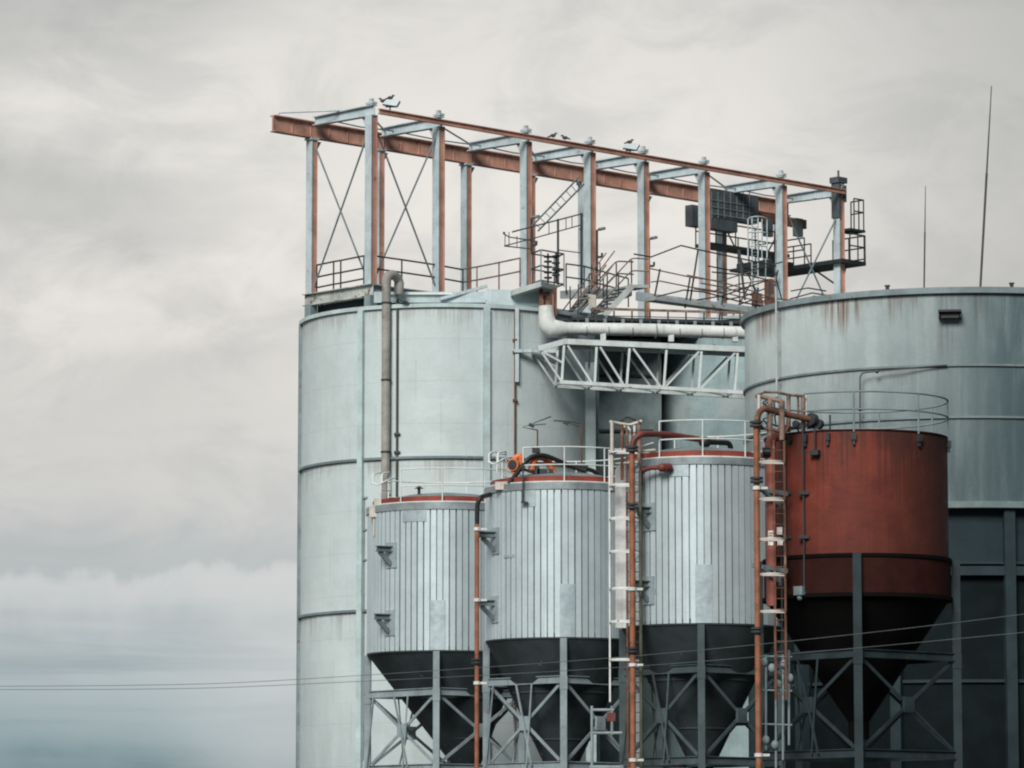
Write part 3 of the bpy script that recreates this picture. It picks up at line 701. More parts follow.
# floodlights and birds on the gantry top
def floodlight(px, py, Y, lab):
    p = P(px, py, Y); t_ = thing('floodlight', lab, 'floodlight', p, 'floodlights on the gantry')
    mb = MB(); mb.tube([p, p + V(0, 0, .14)], .03, 6); mb.bar(p + V(-.18, 0, .12), p + V(.18, 0, .12), .05, .04); mb.build('bracket', M['dark'], t_)
    mb = MB(); q = p + V(.02, 0, .26)
    mb.prism([q + V(-.30, -.18, -.06), q + V(.22, -.18, -.14), q + V(.34, -.18, .06), q + V(.10, -.18, .13), q + V(-.2, -.18, .06)], (0, .36, 0)); mb.build('housing', M['galv'], t_)
    mb = MB(); mb.frame_box(q + V(.295, -.0, -.035), V(.055, 0, .095), V(0, .17, 0), V(.02, 0, -.008)); mb.build('lens', M['panel'], t_)
floodlight(390, 110, 148., 'floodlight on top of the gantry beside the first front column')
floodlight(630, 153.5, 154.6, 'floodlight on the thin rusty beam right of the fourth front column')
def bird(px, py, Y, lab, flip=1, grp='birds perched on the gantry'):
    p = P(px, py, Y); mb = MB()
    mb.ball(p + V(0, 0, .12), .11, .06, .07); mb.ball(p + V(.1 * flip, 0, .2), .045, .04, .045)
    mb.prism([p + V(-.08 * flip, -.025, .13), p + V(-.22 * flip, -.02, .06), p + V(-.21 * flip, .02, .04), p + V(-.07 * flip, .025, .08)], (0, .004, .015))
    mb.prism([p + V(.14 * flip, -.01, .205), p + V(.19 * flip, 0, .19), p + V(.14 * flip, .01, .185)], (0, 0, .012))
    for k in (-.02, .02): mb.tube([p + V(.01, k, .07), p + V(.01, k, 0)], .006, 5)
    solo(mb, 'bird', M['bird'], lab, 'bird', p, grp)
bird(383, 104, 148., 'dark bird left of the floodlight by the first front column', -1)
bird(390.2, 101, 148.1, 'dark bird standing on the floodlight by the first front column', 1)
bird(553, 138.6, 152.6, 'left one of two dark birds on the beam between third and fourth columns', 1)
bird(565, 140.8, 153., 'right one of two dark birds on the beam between third and fourth columns', -1)
bird(629.5, 145, 154.6, 'dark bird standing on the floodlight right of the fourth front column', 1)

# ------------------------------------------------------------------ hoist and platforms at the right end of the gantry
def gpt(px, z, off):    # point over the gantry plan line that is `off` behind the near row
    p = on_row(px, off); p.z = z; return p
hz = zcrt
hc = thing('hoist_cabin', 'dark louvred hoist box hanging on the crane beam near the right end of the gantry', 'hoist', gpt(710, zcrb - .9, GW - .5))
o_ = GW - .55
def gbox(mb, pa, pb_, off, y0, y1, d=.5, mi=0):
    a, b = on_row(pa, off), on_row(pb_, off); za, zb_ = P(pa, y0, a.y).z, P(pa, y1, a.y).z
    c = (a + b) / 2; mb.frame_box(V(c.x, c.y, (za + zb_) / 2), (b - a) / 2, gn * d / 2, V(0, 0, abs(za - zb_) / 2), mi)
mb = MB(); gbox(mb, 708, 755, o_, 189, 217, .5); mb.build('housing', M['panel'], hc)
mb = MB(); gbox(mb, 708, 734, o_, 216, 229, .45); mb.build('lower_housing', M['panel'], hc)
mb = MB(); gbox(mb, 689, 700, o_, 205, 226, .4); mb.build('side_box', M['panel'], hc)
for i in range(7):
    px = 712 + i * 6.3; mb = MB(); gbox(mb, px, px + .6, o_ - .262, 192, 218, .02); mb.build('fin', M['steeldk'], hc)
for y in (199, 206, 213):
    mb = MB(); a, b = on_row(709, o_ - .275), on_row(754, o_ - .275); z = P(709, y, a.y).z; mb.bar(V(a.x, a.y, z), V(b.x, b.y, z), .02, .035); mb.build('slat', M['steeldk'], hc)
mb = MB(); gbox(mb, 756, 806, GW - .3, 212, 221, .16); mb.build('trolley_beam', M['rustdk'], hc)
for px in (765, 795):
    mb = MB(); gbox(mb, px, px + 7, GW - .35, 218, 236, .2); mb.build('trolley_block', M['panel'], hc)

pf = thing('hoist_platform', 'dark grated platforms with railings at the right end of the gantry under the hoist', 'platform', gpt(786, zbase + 1, 0))
def slab(pts, t, nm='deck'):
    mb = MB(); mb.poly(pts, t); mb.build(nm, M['grate'], pf)
def pfrail(pts, hs, m='dark', r=.032):
    for p in pts: mb = MB(); mb.tube([p, Vector(p) + V(0, 0, max(hs))], r, 6); mb.build('post', M[m], pf)
    for h in hs: mb = MB(); mb.tube([Vector(p) + V(0, 0, h) for p in pts], r, 6); mb.build('rail', M[m], pf)
# long catwalk below the crane beam
a, b = on_row(711, 1.9), on_row(790, 1.9); z = P(711, 242, a.y).z
slab([V(a.x, a.y, z), V(b.x, b.y, z), V(b.x, b.y, z) + gn * .9, V(a.x, a.y, z) + gn * .9], .14)
pfrail([V(*((a.lerp(b, f) + gn * .85).xy), z) for f in (0, .25, .5, .75, 1)], [1.05, .55])
# end platform crossing the gantry
q = P(866, 262, 165.4); e_ = q - gu * 1.5
slab([q, e_, e_ + gn * 5.0, q + gn * 5.0], .16)
pfrail([q - gu * .05 + gn * .05 + V(0, 0, 0), q - gu * .05 + gn * .9, q - gu * .05 + gn * 1.8], [1.1, .6, .12])
pfrail([q - gu * .05, q - gu * .5, q - gu * 1.0], [1.1, .6])
pfrail([q - gu * .1 + gn * 3.0, q - gu * .1 + gn * 4.0, q - gu * .1 + gn * 4.9], [1.1, .6])
pfrail([e_ + gn * 2.1, e_ + gn * 3.4, e_ + gn * 4.9], [1.1, .6])
for k in (.4, 2.2): mb = MB(); p0 = e_ + gu * .7 + gn * k - V(0, 0, .16); p1 = V(*near[7].xy, p0.z - 1.0) + gu * .1; mb.bar(p0, p1, .06, .06); mb.build('strut', M['dark'], pf)
# middle platform left of it
q2 = P(790, 262, 163.4)
slab([q2 + gu * .2, q2 - gu * 1.2, q2 - gu * 1.2 + gn * 1.9, q2 + gu * .2 + gn * 1.9], .34)
pfrail([q2 + gu * .1 + gn * 1.85, q2 - gu * .5 + gn * 1.85, q2 - gu * 1.15 + gn * 1.85], [1.1, .6])
# small upper perch on the last column
q3 = V(*near[7].xy, P(840, 229, 165).z)
slab([q3 + gu * .15 + gn * .3, q3 + gu * .15 - gn * .5, q3 + gu * 1.1 - gn * .5, q3 + gu * 1.1 + gn * .3], .1)
pfrail([q3 + gu * .45 - gn * .45, q3 + gu * .75 - gn * .45, q3 + gu * 1.05 - gn * .45, q3 + gu * 1.05 + gn * .25], [1.28, .75])
mb = MB(); mb.frame_box(V(*near[7].xy, zct + .25), gn * .25, gu * .28, V(0, 0, .12)); mb.tube([V(*near[7].xy, zct + .36), V(*near[7].xy, zct + .68)], .05, 6)
mb.frame_box(V(*near[7].xy, zct - .55) - gu * .16 - gn * .0, gn * .22, gu * .05, V(0, 0, .8)); mb.frame_box(V(*near[7].xy, zct - .3) + gu * .2, gn * .2, gu * .08, V(0, 0, .35)); mb.build('control_box', M['panel'], pf)
# caged ladder in pale blue
cl = thing('caged_ladder', 'pale blue caged ladder rising to the dark catwalk near the seventh front column', 'ladder', P(757, 295, 160.))
for px in (752, 758): mb = MB(); mb.tube([P(px, 296, 160.), P(px, 218, 160.)], .03, 6); mb.build('stile', M['steel'], cl)
for i in range(24): y = 294 - i * 3.2; mb = MB(); mb.tube([P(752, y, 160.), P(758, y, 160.)], .014, 5); mb.build('rung', M['steeldk'], cl)
for y in (216.5, 232, 246):
    pts = [P(748 + 9.5 * (1 - cos(a)) , y + (3.2 if y < 220 else 1) * (1 - sin(a)), 160 - .6 * sin(a)) for a in [k * pi / 10 for k in range(11)]]
    mb = MB(); mb.tube(pts, .028, 6); mb.build('hoop', M['steel'], cl)
for px in (748, 762, 767): mb = MB(); mb.tube([P(px, 219, 159.8), P(px, 258, 159.8)], .03, 6); mb.build('strap', M['steel'], cl)
# tangle of handrails on the far tank roof
rl = thing('guard_rail', 'tangle of rusty and dark handrails just left of the rust streaked tank rim', 'guard rail', P(700, 300, 156.))
for pts, m in (([(700, 283), (722, 287), (758, 297), (790, 300)], 'rustrail'), ([(725, 300), (745, 296), (775, 285), (778, 270)], 'dark'), ([(708, 266), (740, 272), (757, 269), (782, 262)], 'dark'), ([(712, 272), (752, 276), (776, 282)], 'dark'),
               ([(716, 290), (740, 284), (772, 279)], 'rustrail'), ([(735, 306), (752, 300), (790, 303), (815, 296)], 'dark'), ([(791, 291), (808, 288), (826, 291)], 'dark'), ([(790, 299), (812, 293), (832, 296)], 'dark'), ([(717, 258), (718, 300)], 'dark'), ([(738, 250), (740, 306)], 'dark'), ([(766, 258), (765, 300)], 'steeldk'), ([(776, 240), (775, 305)], 'steeldk'), ([(753, 285), (760, 310)], 'dark'), ([(770, 256), (782, 300)], 'dark')):
    mb = MB(); mb.tube([P(x, y, 155.5 + (x - 700) * .03) for x, y in pts], .03, 6); mb.build('rail', M[m], rl)
mb = MB(); mb.poly([P(744, 267, 160.), P(778, 272, 162.), P(778, 272, 162) + gn * .8, P(744, 267, 160.) + gn * .8], .12); mb.build('landing', M['grate'], rl)
mb = MB(); p = P(757, 300, 156.8); mb.box(p, .35, .3, .5, .3); mb.box(p + V(.5, .2, .3), .3, .3, 1.1, .3); mb.build('motor_box', M['rustdk'], rl)

# ------------------------------------------------------------------ silver silos
def cyl_pt(c, rad, phi, z): return V(c.x + sin(phi) * rad, c.y - cos(phi) * rad, z)
def arc_patch(c, rad, p0, p1, z0, z1, n=10, th=.02):
    mb = MB(); mb.lathe((c.x, c.y, 0), [(rad - .01, z0), (rad + th, z0), (rad + th, z1), (rad - .01, z1)], n, 0, p0, p1)
    for p in (p0, p1):
        a, b, cc, d = cyl_pt(c, rad - .01, p, z0), cyl_pt(c, rad + th, p, z0), cyl_pt(c, rad + th, p, z1), cyl_pt(c, rad - .01, p, z1); mb.add([a, b, cc, d], [(0, 1, 2, 3)])
    return mb
def seams(c, rad, z0, z1, n, seed, gw=.038, gd=.13):
    rnd = random.Random(seed); mb = MB(); vs = []; ks = []
    for i in range(n):
        a = 2 * pi * i / n; w = 2 * pi / n; j = rnd.uniform(-.004, .004)
        dr = rnd.uniform(-.004, .004); dt = rnd.uniform(-.006, .006); g_ = gw / (rad * w)
        for f, r in ((.0, rad + dr - dt), (1 - g_ - .01, rad + dr + dt), (1 - g_, rad - gd), (.99, rad - gd)): ks.append((a + w * f + j, r))
    m = len(ks)
    for a, r in ks: vs += [cyl_pt(c, r, a, z0), cyl_pt(c, r, a, z1)]
    mb.add(vs, [(2 * i, 2 * ((i + 1) % m), 2 * ((i + 1) % m) + 1, 2 * i + 1) for i in range(m)])
    return mb
def bracket(par, c, rad, phi, z, L=.45, side=-1, m='brkt'):
    n = V(sin(phi), -cos(phi), 0); t = V(cos(phi), sin(phi), 0); b = V(c.x, c.y, z) + n * rad
    mb = MB(); mb.frame_box(b + n * .02 - V(0, 0, .15), t * .22, n * .03, V(0, 0, .42))
    o = mb.build('mount_plate', M['galvb'], par)
    mb = MB(); d = (n + t * side * .5).normalized(); e = b + n * .05 + d * L
    mb.ibeam(b + V(0, 0, .05), e + V(0, 0, .05), .2, .19, tf=.03, tw=.05)
    mb.build('arm', M[m], o)
    mb = MB(); mb.bar(b - V(0, 0, .46) + n * .05, e - V(0, 0, .04) - d * .1, .08, .15); mb.build('knee', M[m], o)
    return e
def support_frame(par, c, rad, zt, ztb, zbb, az, mfr='frame', lw=.21, brk=None):
    legs = [cyl_pt(c, rad, az + k * pi / 2, 0) for k in range(4)]
    for k, p in enumerate(legs):
        mb = MB(); rz = az + k * pi / 2
        mb.box((p.x, p.y, zt / 2), lw, lw, zt, rz); mb.box((p.x, p.y, .015), .42, .42, .03, rz)
        mb.box((p.x, p.y, ztb - .12), lw + .03, lw + .03, .4, rz); mb.build('leg', M[mfr], par)
    for k in range(4):
        a, b = legs[k], legs[(k + 1) % 4]; d = (b - a).normalized(); L = (b - a).length
        out = V(d.y, -d.x, 0)
        for z, nm in ((ztb, 'top_beam'), (zbb, 'bottom_beam')):
            mb = MB(); mb.ibeam(V(a.x, a.y, z) + d * lw * .6, V(b.x, b.y, z) - d * lw * .6, .12, .24, tf=.025); mb.build(nm, M[mfr], par)
        zm = (ztb + zbb) / 2; mid = (a + b) / 2
        for s0, s1 in ((a + d * .2, b - d * .2), (b - d * .2, a + d * .2)):
            mb = MB(); oo = out * (.03 if s0 is a else -.03)
            mb.bar(V(s0.x, s0.y, ztb - .16) + oo, V(s1.x, s1.y, zbb + .16) + oo, .03, .10); mb.build('brace', M[mfr], par)
        mb = MB(); mb.frame_box(V(mid.x, mid.y, zm), d * .2, out * .045, V(0, 0, .22)); mb.build('gusset', M[mfr], par)
        if k in (2, 3):
            for f, g_ in ((.12, .02), (.62, .55), (.42, .62)):
                mb = MB(); p0 = a.lerp(b, f); p1 = a.lerp(b, g_); mb.bar(V(p0.x, p0.y, ztb - .1) + out * .1, V(p1.x, p1.y, zbb) + out * .1, .05, .05); mb.build('tie', M[mfr], par)
    return legs
def cone(mb, c, prof, off, n=96):
    """hopper cone whose lower rings shift by off (x, y)"""
    z0, z1 = prof[0][1], prof[-1][1]
    for (r0, a0), (r1, a1) in zip(prof[:-1], prof[1:]):
        vs = []
        for k in range(n):
            a = 2 * pi * k / n
            for r, z in ((r0, a0), (r1, a1)):
                f = min(1, (z0 - z) / (z0 - z1)) if z0 != z1 else 0
                vs.append(V(c.x + off[0] * f + sin(a) * r, c.y + off[1] * f - cos(a) * r, z))
        mb.add(vs, [(2 * k, 2 * ((k + 1) % n), 2 * ((k + 1) % n) + 1, 2 * k + 1) for k in range(n)], 0, True)
def ring_rail(par, c, rad, z, hs, m, posts, a0, a1, r=.022, pr=.024, n=64):
    rails = None
    for h in hs:
        mb = MB(); mb.tube([cyl_pt(c, rad, a0 + (a1 - a0) * k / n, z + h) for k in range(n + 1)], r, 6)
        o = mb.build('guard_rail', m, par if rails is None else par); rails = rails or o
    for p in posts:
        mb = MB(); q = cyl_pt(c, rad, p, z - .05); mb.tube([q, q + V(0, 0, max(hs) + .05)], pr, 6); mb.build('post', m, rails)
    return rails

SIL = {}
def silo(key, label, px, Y, rad, yt, yb2, yb, ybeam, ylow, az, cone_bot, cone_off, patch_top, patch_low, brk, rail, seed):
    c = P(px, 560, Y); c.z = 0
    fr = Y - rad
    zt, z2, zb = P(px, yt, fr).z, P(px, yb2, fr).z, P(px, yb, fr).z
    s = thing('silver_silo', label, 'silo', c, 'silver ribbed silos')
    seams(c, rad, zb, z2 + .02, {'s1': 76, 's2': 70, 's3': 70}[key], seed).build('shell', M['galv'], s)
    mb = MB(); mb.lathe((c.x, c.y, 0), [(rad - .07, z2), (rad + .035, z2), (rad + .035, zt), (rad - .02, zt + .012)], 120); mb.build('rim_band', M['galvrim'], s)
    mb = MB(); mb.lathe((c.x, c.y, 0), [(rad - .02, zt + .01), (rad - .02, zt + .045), (rad - .2, zt + .05)], 120); mb.build('rim_edge', M['white'], s)
    mb = MB(); mb.lathe((c.x, c.y, 0), [(rad * .93, zt - .05), (rad * .93, zt + .22), (rad * .88, zt + .225)], 96); mb.build('red_ring', M['redring'], s)
    mb = MB(); mb.lathe((c.x, c.y, 0), [(rad * .9, zt + .21), (rad * .5, zt + .42), (.3, zt + .53), (.01, zt + .54)], 96); mb.build('roof', M['steeldk'], s)
    mb = MB(); zcone = P(px, cone_bot, Y).z; zo = zb + .04
    mb.lathe((c.x, c.y, 0), [(rad - .03, zo + .1), (rad - .02, zb - .02)], 96)
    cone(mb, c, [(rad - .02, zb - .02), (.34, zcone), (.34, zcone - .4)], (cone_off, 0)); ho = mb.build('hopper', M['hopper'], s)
    for f in (.0, .38, .72, .985):
        r_ = (rad - .02) * (1 - f) + .34 * f; z_ = (zb - .02) * (1 - f) + zcone * f; mb = MB(); mb.lathe((c.x + cone_off * f, c.y, z_), [(r_ - .02, -.03), (r_ + (.012 if f < .9 else .1), -.03), (r_ + (.012 if f < .9 else .1), .03), (r_ - .02, .03)], 64); mb.build('flange' if f > .9 else 'weld_band', M['hopper'], ho)
    ztb, zbb = P(px, ybeam, fr).z, P(px, ylow, fr).z
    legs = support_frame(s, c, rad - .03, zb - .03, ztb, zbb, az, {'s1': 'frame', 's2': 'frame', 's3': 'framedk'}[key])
    for (p0, p1, y0, y1) in patch_top + patch_low:
        a0, a1 = math.asin(p0), math.asin(p1)
        mb = arc_patch(c, rad, a0, a1, P(px, y1, fr).z, P(px, y0, fr).z); mb.build('patch_sheet', M['galvb'], s)
    for (f, y, L, sd) in brk: bracket(s, c, rad - .01, math.asin(f), P(px, y, fr).z, L, sd)
    p0, p1, n = rail
    ring_rail(s, c, rad - .06, zt, [1.12, .56], M['white'], [p0 + (p1 - p0) * k / (n - 1) for k in range(n)], p0, p1)
    SIL[key] = (c, rad, zt, z2, zb); return s
S1 = silo('s1', 'leftmost silver ribbed silo on a braced frame, left of the orange pipe', 445, 133., 2.6, 502, 509, 650, 691, 767, R(-5), 772, .85,
          [(-.52, -.22, 509.5, 521)], [(-.17, .02, 600, 650), (-.80, -.60, 505, 509)], [(-.66, 549, .5, -1), (-.68, 617, .5, -1)], (R(-34), R(230), 9), 1)
S2 = silo('s2', 'middle silver ribbed silo with orange machinery and a black hose on its roof', 561, 127.1, 2.41, 482, 489, 637, 679, 765, R(1), 778, .0,
          [(-.50, -.34, 489.5, 506)], [(-.03, .17, 584, 637), (-.75, -.62, 553, 556)], [(-.86, 533, .5, -1), (-.87, 602, .5, -1)], (R(-31), R(233), 9), 2)
S3 = silo('s3', 'rightmost silver ribbed silo, between the white caged ladder and the red hopper tank', 701, 121.2, 2.42, 457, 464, 623, 668, 760, R(-3), 768, .0,
          [(-.55, -.19, 464.5, 476)], [(-.12, .09, 564.5, 623), (-.75, -.60, 588, 593)], [(-.66, 510, .45, -1), (-.68, 584, .45, -1)], (R(-34), R(230), 9), 3)

# red hopper tank
px, Y, rad = 857, 115.3, 2.64
c = P(px, 560, Y); c.z = 0; fr = Y - rad
zt, zm, zb = P(px, 430, fr).z, P(px, 553, fr).z, P(px, 593, fr).z
mRed = mat('red_tank_paint', (.17, .037, .025), .6, spec=.15, var=.25, streak=.8, rust=.03, rustcol=(.07, .03, .02), rim=((zt, 3.2, .75),), rimcol=(.045, .022, .018), side=(-.6, 2.2, .85, (.035, .018, .016)), dirt=(.05, .025, .02), grime_shade=(zm - .5, zt - .3, .7, (.06, .018, .014)), bump=.03)  # right flank and lower part carry painted shade besides the drips
mRedD = mat('red_tank_paint_shaded', (.028, .009, .0075), .7, spec=.06, var=.3, streak=.5, dirt=(.02, .014, .012))  # darkened copy of the tank red, imitating shade lower down
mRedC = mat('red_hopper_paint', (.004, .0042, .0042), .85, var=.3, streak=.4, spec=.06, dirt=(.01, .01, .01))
rt = thing('red_hopper_tank', 'rusty red round hopper tank on a braced frame, in front of the wide pale tank', 'silo', c)
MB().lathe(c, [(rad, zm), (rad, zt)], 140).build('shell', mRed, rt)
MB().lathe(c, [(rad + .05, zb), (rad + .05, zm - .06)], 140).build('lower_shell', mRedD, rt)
mb = MB(); mb.lathe(c, [(rad - .01, zt - .01), (rad + .03, zt - .01), (rad + .03, zt + .03), (.01, zt + .18)], 140); mb.build('roof', mRedD, rt)
mb = MB(); mb.lathe(c, [(rad - .01, zm - .1), (rad + .09, zm - .1), (rad + .09, zm + .0), (rad - .01, zm + .0)], 140); mb.build('hoop', mRedC, rt)
mb = MB(); mb.lathe(c, [(rad - .01, zb - .09), (rad + .1, zb - .09), (rad + .1, zb + .02), (rad - .01, zb + .02)], 140); mb.build('hoop', mRedC, rt)
mb = MB(); zc_ = P(px, 722, Y).z; cone(mb, c, [(rad - .02, zb - .08), (.3, zc_), (.3, zc_ - .5)], (0, 0)); mb.build('hopper', mRedC, rt)
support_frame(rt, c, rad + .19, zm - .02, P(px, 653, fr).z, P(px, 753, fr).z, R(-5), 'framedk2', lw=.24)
ring_rail(rt, c, rad + .03, zt, [1.10, .60], M['steeldk'], [R(a) for a in (-6, 37, 78, 118, 160, 205, 250, 290)], R(-38), R(300), .028, .03)
for a in (-37, -22, -6, 37, 78):
    mb = MB(); q = cyl_pt(c, rad + .06, R(a), zt - .18); mb.box(q, .13, .12, .2, R(a)); mb.box(cyl_pt(c, rad + .05, R(a), zt - .34), .07, .08, .16, R(a)); mb.build('rail_bracket', M['dark'], rt)
for a in (-52, -38):   # pipes down the left flank
    mb = MB(); q = cyl_pt(c, rad + .1, R(a), 0); mb.tube([(q.x, q.y, zb + .1), (q.x, q.y, zt + .25)], .028, 8)
    for y in (493, 537): mb.box((q.x, q.y, P(790, y, q.y).z), .3, .12, .09)
    mb.build('drain_pipe', M['dark'], rt)
mb = MB(); q = cyl_pt(c, rad + .1, R(-30), zt - .62); mb.box(q, .28, .2, .14, R(-30)); mb.tube([q, q + V(0, 0, .7)], .03, 6); mb.build('sensor', M['dark'], rt)
mb = MB(); mb.box(cyl_pt(c, rad + .12, R(-41), zb + .1), .3, .2, .25, R(-40)); mb.ball(cyl_pt(c, rad + .12, R(-41), zb - .1), .08, .08, .08); mb.build('valve', M['steeldk'], rt)
mb = MB()
for (x, y, s_) in ((812, 420, .20), (819, 424, .14), (796, 424, .1), (789, 440, .12), (803, 425, .09)): mb.tube([P(x - s_ * 9, y - s_ * 3, 113.55), P(x + s_ * 9, y + s_ * 3, 113.65)], s_, 14)
mb.tube([P(789, 428, 113.6), P(822, 426, 113.6)], .05, 8); mb.tube([P(796, 424, 113.6), P(800, 436, 113.6)], .03, 6); mb.tube([P(830, 415, 113.6), P(830, 432, 113.6)], .03, 6)
mb.build('roof_valves', M['dark'], rt)
RT = (c, rad, zt, zm, zb)

# ------------------------------------------------------------------ pipes and ladders in front of the silos
def vpipe(name, lab, px, y0, Y, r, m, upper=None, bands=(), mu=None, flange=None):
    a = P(px, y0, Y); x = P(px, 600, Y).x; t_ = thing(name, lab, 'pipe', (x, Y, .12))
    MB().tube([(x, Y, .12), (x, Y, a.z)], r, 14).build('riser', m, t_)
    if upper:
        pts = [V(x, Y, a.z)] + [P(u[0], u[1], Y + (u[2] if len(u) > 2 else 0)) for u in upper]
        MB().tube(fillet(pts, .35, 6), r * 1.05, 14).build('bend', mu or m, t_)
    for y in bands:
        mb = MB(); z = P(px, y, Y).z; mb.lathe((x, Y, z), [(r - .01, -.05), (r + .035, -.05), (r + .035, .05), (r - .01, .05)], 16); mb.box((x + .16, Y + .02, z), .3, .06, .07); mb.build('clamp', M['pale'], t_)
    if flange:
        for y in flange:
            mb = MB(); z = P(px, y, Y).z
            for k in (-.05, .05): mb.lathe((x, Y, z + k), [(r - .01, -.03), (r + .1, -.03), (r + .1, .03), (r - .01, .03)], 16)
            mb.build('flange', M['dark'], t_)
    return t_
vpipe('fill_pipe', 'thin orange fill pipe with black elbow between the leftmost and middle silver silos', 477, 524, 125.3, .073, M['orange'], [(477.5, 503), (481, 497), (492, 494, 1.0)], (529, 600, 683), M['black'], (661,))
vpipe('fill_pipe', 'orange fill pipe rising beside the white caged ladder left of the rightmost silver silo', 632.5, 452, 118.6, .088, M['orange'], [(633, 440), (641, 434), (665, 434, .8), (694, 438.5, 1.4), (710, 441, 1.6)], (589, 665, 760), M['maroon'], (449, 506, 650))
vpipe('fill_pipe', 'rusty orange fill pipe rising at the left side of the red hopper tank', 757.5, 426, 112.4, .085, M['orange'], [(758, 414), (763, 408), (776, 412, .3), (803, 418, .7), (809, 419.5, .8)], (488, 755), M['rustdk'], (424, 480, 630))
# valve and bent end for the middle pipe
vv = thing('roof_pipe', 'black valve and bent end pipe on the roof of the rightmost silver silo', 'pipe', P(712, 441, 120.2))
mb = MB(); mb.ball(P(705, 442, 120.1), .2, .14, .17); mb.build('valve', M['black'], vv)
MB().tube(fillet([P(708, 442, 120.2), P(731, 443, 120.7), P(730, 457, 120.8)], .2, 5), .085, 10).build('bend', M['black'], vv)
mb = MB(); mb.tube(fillet([P(641, 485, 119.4), P(641, 472, 119.2), P(648, 468, 119.0), P(664, 467.5, 118.8)], .2, 5), .07, 10); mb.ball(P(662, 467.5, 118.75), .14, .12, .13); mb.tube([P(664, 467.5, 118.75), P(670, 467.5, 118.9)], .13, 10); 
solo(mb, 'branch_pipe', M['maroon'], 'short maroon branch pipe stub at the top left of the rightmost silver silo', 'pipe', P(641, 485, 119.4))
# red trunk pipe by the second ladder
x = P(771, 500, 113.2).x
rp = thing('red_pipe', 'thick salmon red pipe with black flange and white labels beside the red hopper tank', 'pipe', (x, 113.2, .12))
a = P(771, 447, 113.2)
MB().tube([(x, 113.2, P(771, 606, 113.2).z), (x, 113.2, a.z)], .15, 16).build('riser', M['redpipe'], rp)
MB().tube(fillet([V(x, 113.2, a.z), P(772, 437, 113.2), P(782, 436, 113.6)], .2, 6), .145, 14).build('elbow', M['redpipe'], rp)
mb = MB(); q = P(764.5, 452.5, 113.1); mb.tube([q + V(-.06, 0, 0), q + V(.16, 0, 0)], .15, 16); mb.build('flange', M['black'], rp)
# small white labels, several short lines of dark lettering too small to read
mb = MB(); q = P(771, 538, 113.04); mb.box(q, .16, .012, .42); mb.build('label', M['label'], rp)
mb = MB()
for i in range(4): mb.box(P(771 - .3 * (i % 2), 533 + i * 2.6, 113.026), .11, .008, .03)
mb.build('label_print', M['redpipe'], rp)
mb = MB(); mb.box(P(780, 542, 113.0), .15, .012, .17); mb.box(P(779.5, 531, 113.0), .15, .012, .22); mb.build('label', M['label'], rp)
mb = MB(); mb.tube([(x + .28, 113.1, .12), (x + .28, 113.1, P(780, 440, 113.1).z)], .03, 8); mb.build('standpipe', M['dark'], rp)

def caged_ladder(name, lab, pxs, Y, ytop, ybot, hoops, strap_px, m_st, m_h, topframe, depth=.75, hw=.95):
    xl, xr = P(pxs[0], 560, Y).x, P(pxs[1], 560, Y).x
    zb_, zt_ = P(pxs[0], ybot, Y).z, P(pxs[0], ytop, Y).z
    t_ = thing(name, lab, 'ladder', ((xl + xr) / 2, Y, zb_))
    for x_ in (xl, xr): mb = MB(); mb.bar((x_, Y, zb_), (x_, Y, zt_), .06, .05); mb.build('stile', m_st, t_)
    n = int((zt_ - zb_) / .3)
    for i in range(n): z = zb_ + .15 + i * .3; mb = MB(); mb.tube([(xl, Y, z), (xr, Y, z)], .016, 6); mb.build('rung', M['rustdk'], t_)
    xs = P(strap_px, 560, Y).x
    for y in hoops:
        z = P(pxs[0], y, Y).z
        cx = (xs + xr) / 2; ax = (xr - xs) / 2
        pts = [V(cx + ax * cos(a), Y - .05 - depth * .75 * sin(a), z) for a in [pi * k / 14 for k in range(15)]]
        mb = MB()
        for p, q in zip(pts[:-1], pts[1:]): mb.bar(p, q, .03, .055, ext=.005)
        mb.build('hoop', m_h, t_)
        mb = MB(); mb.bar(V(xs, Y - .05, z), V(xr, Y, z), .05, .06); mb.build('hoop_tie', m_h, t_)
    for a in (0, pi / 3, 2 * pi / 3, pi):
        cx = (xs + xr) / 2; ax = (xr - xs) / 2
        p = V(cx + ax * cos(pi - a) - (.0), Y - .05 - (depth * .75 + .02) * sin(a), 0)
        if a not in (0,) : continue
        mb = MB(); mb.bar((p.x, p.y, P(pxs[0], hoops[-1] + 42, Y).z), (p.x, p.y, P(pxs[0], hoops[0] - 3, Y).z), .05, .03); mb.build('strap', m_h, t_)
    for nm, pts, r, m_ in topframe:
        mb = MB(); mb.tube([P(*q) for q in pts], r, 8); mb.build(nm, m_, t_)
    return t_
Y1 = 119.6
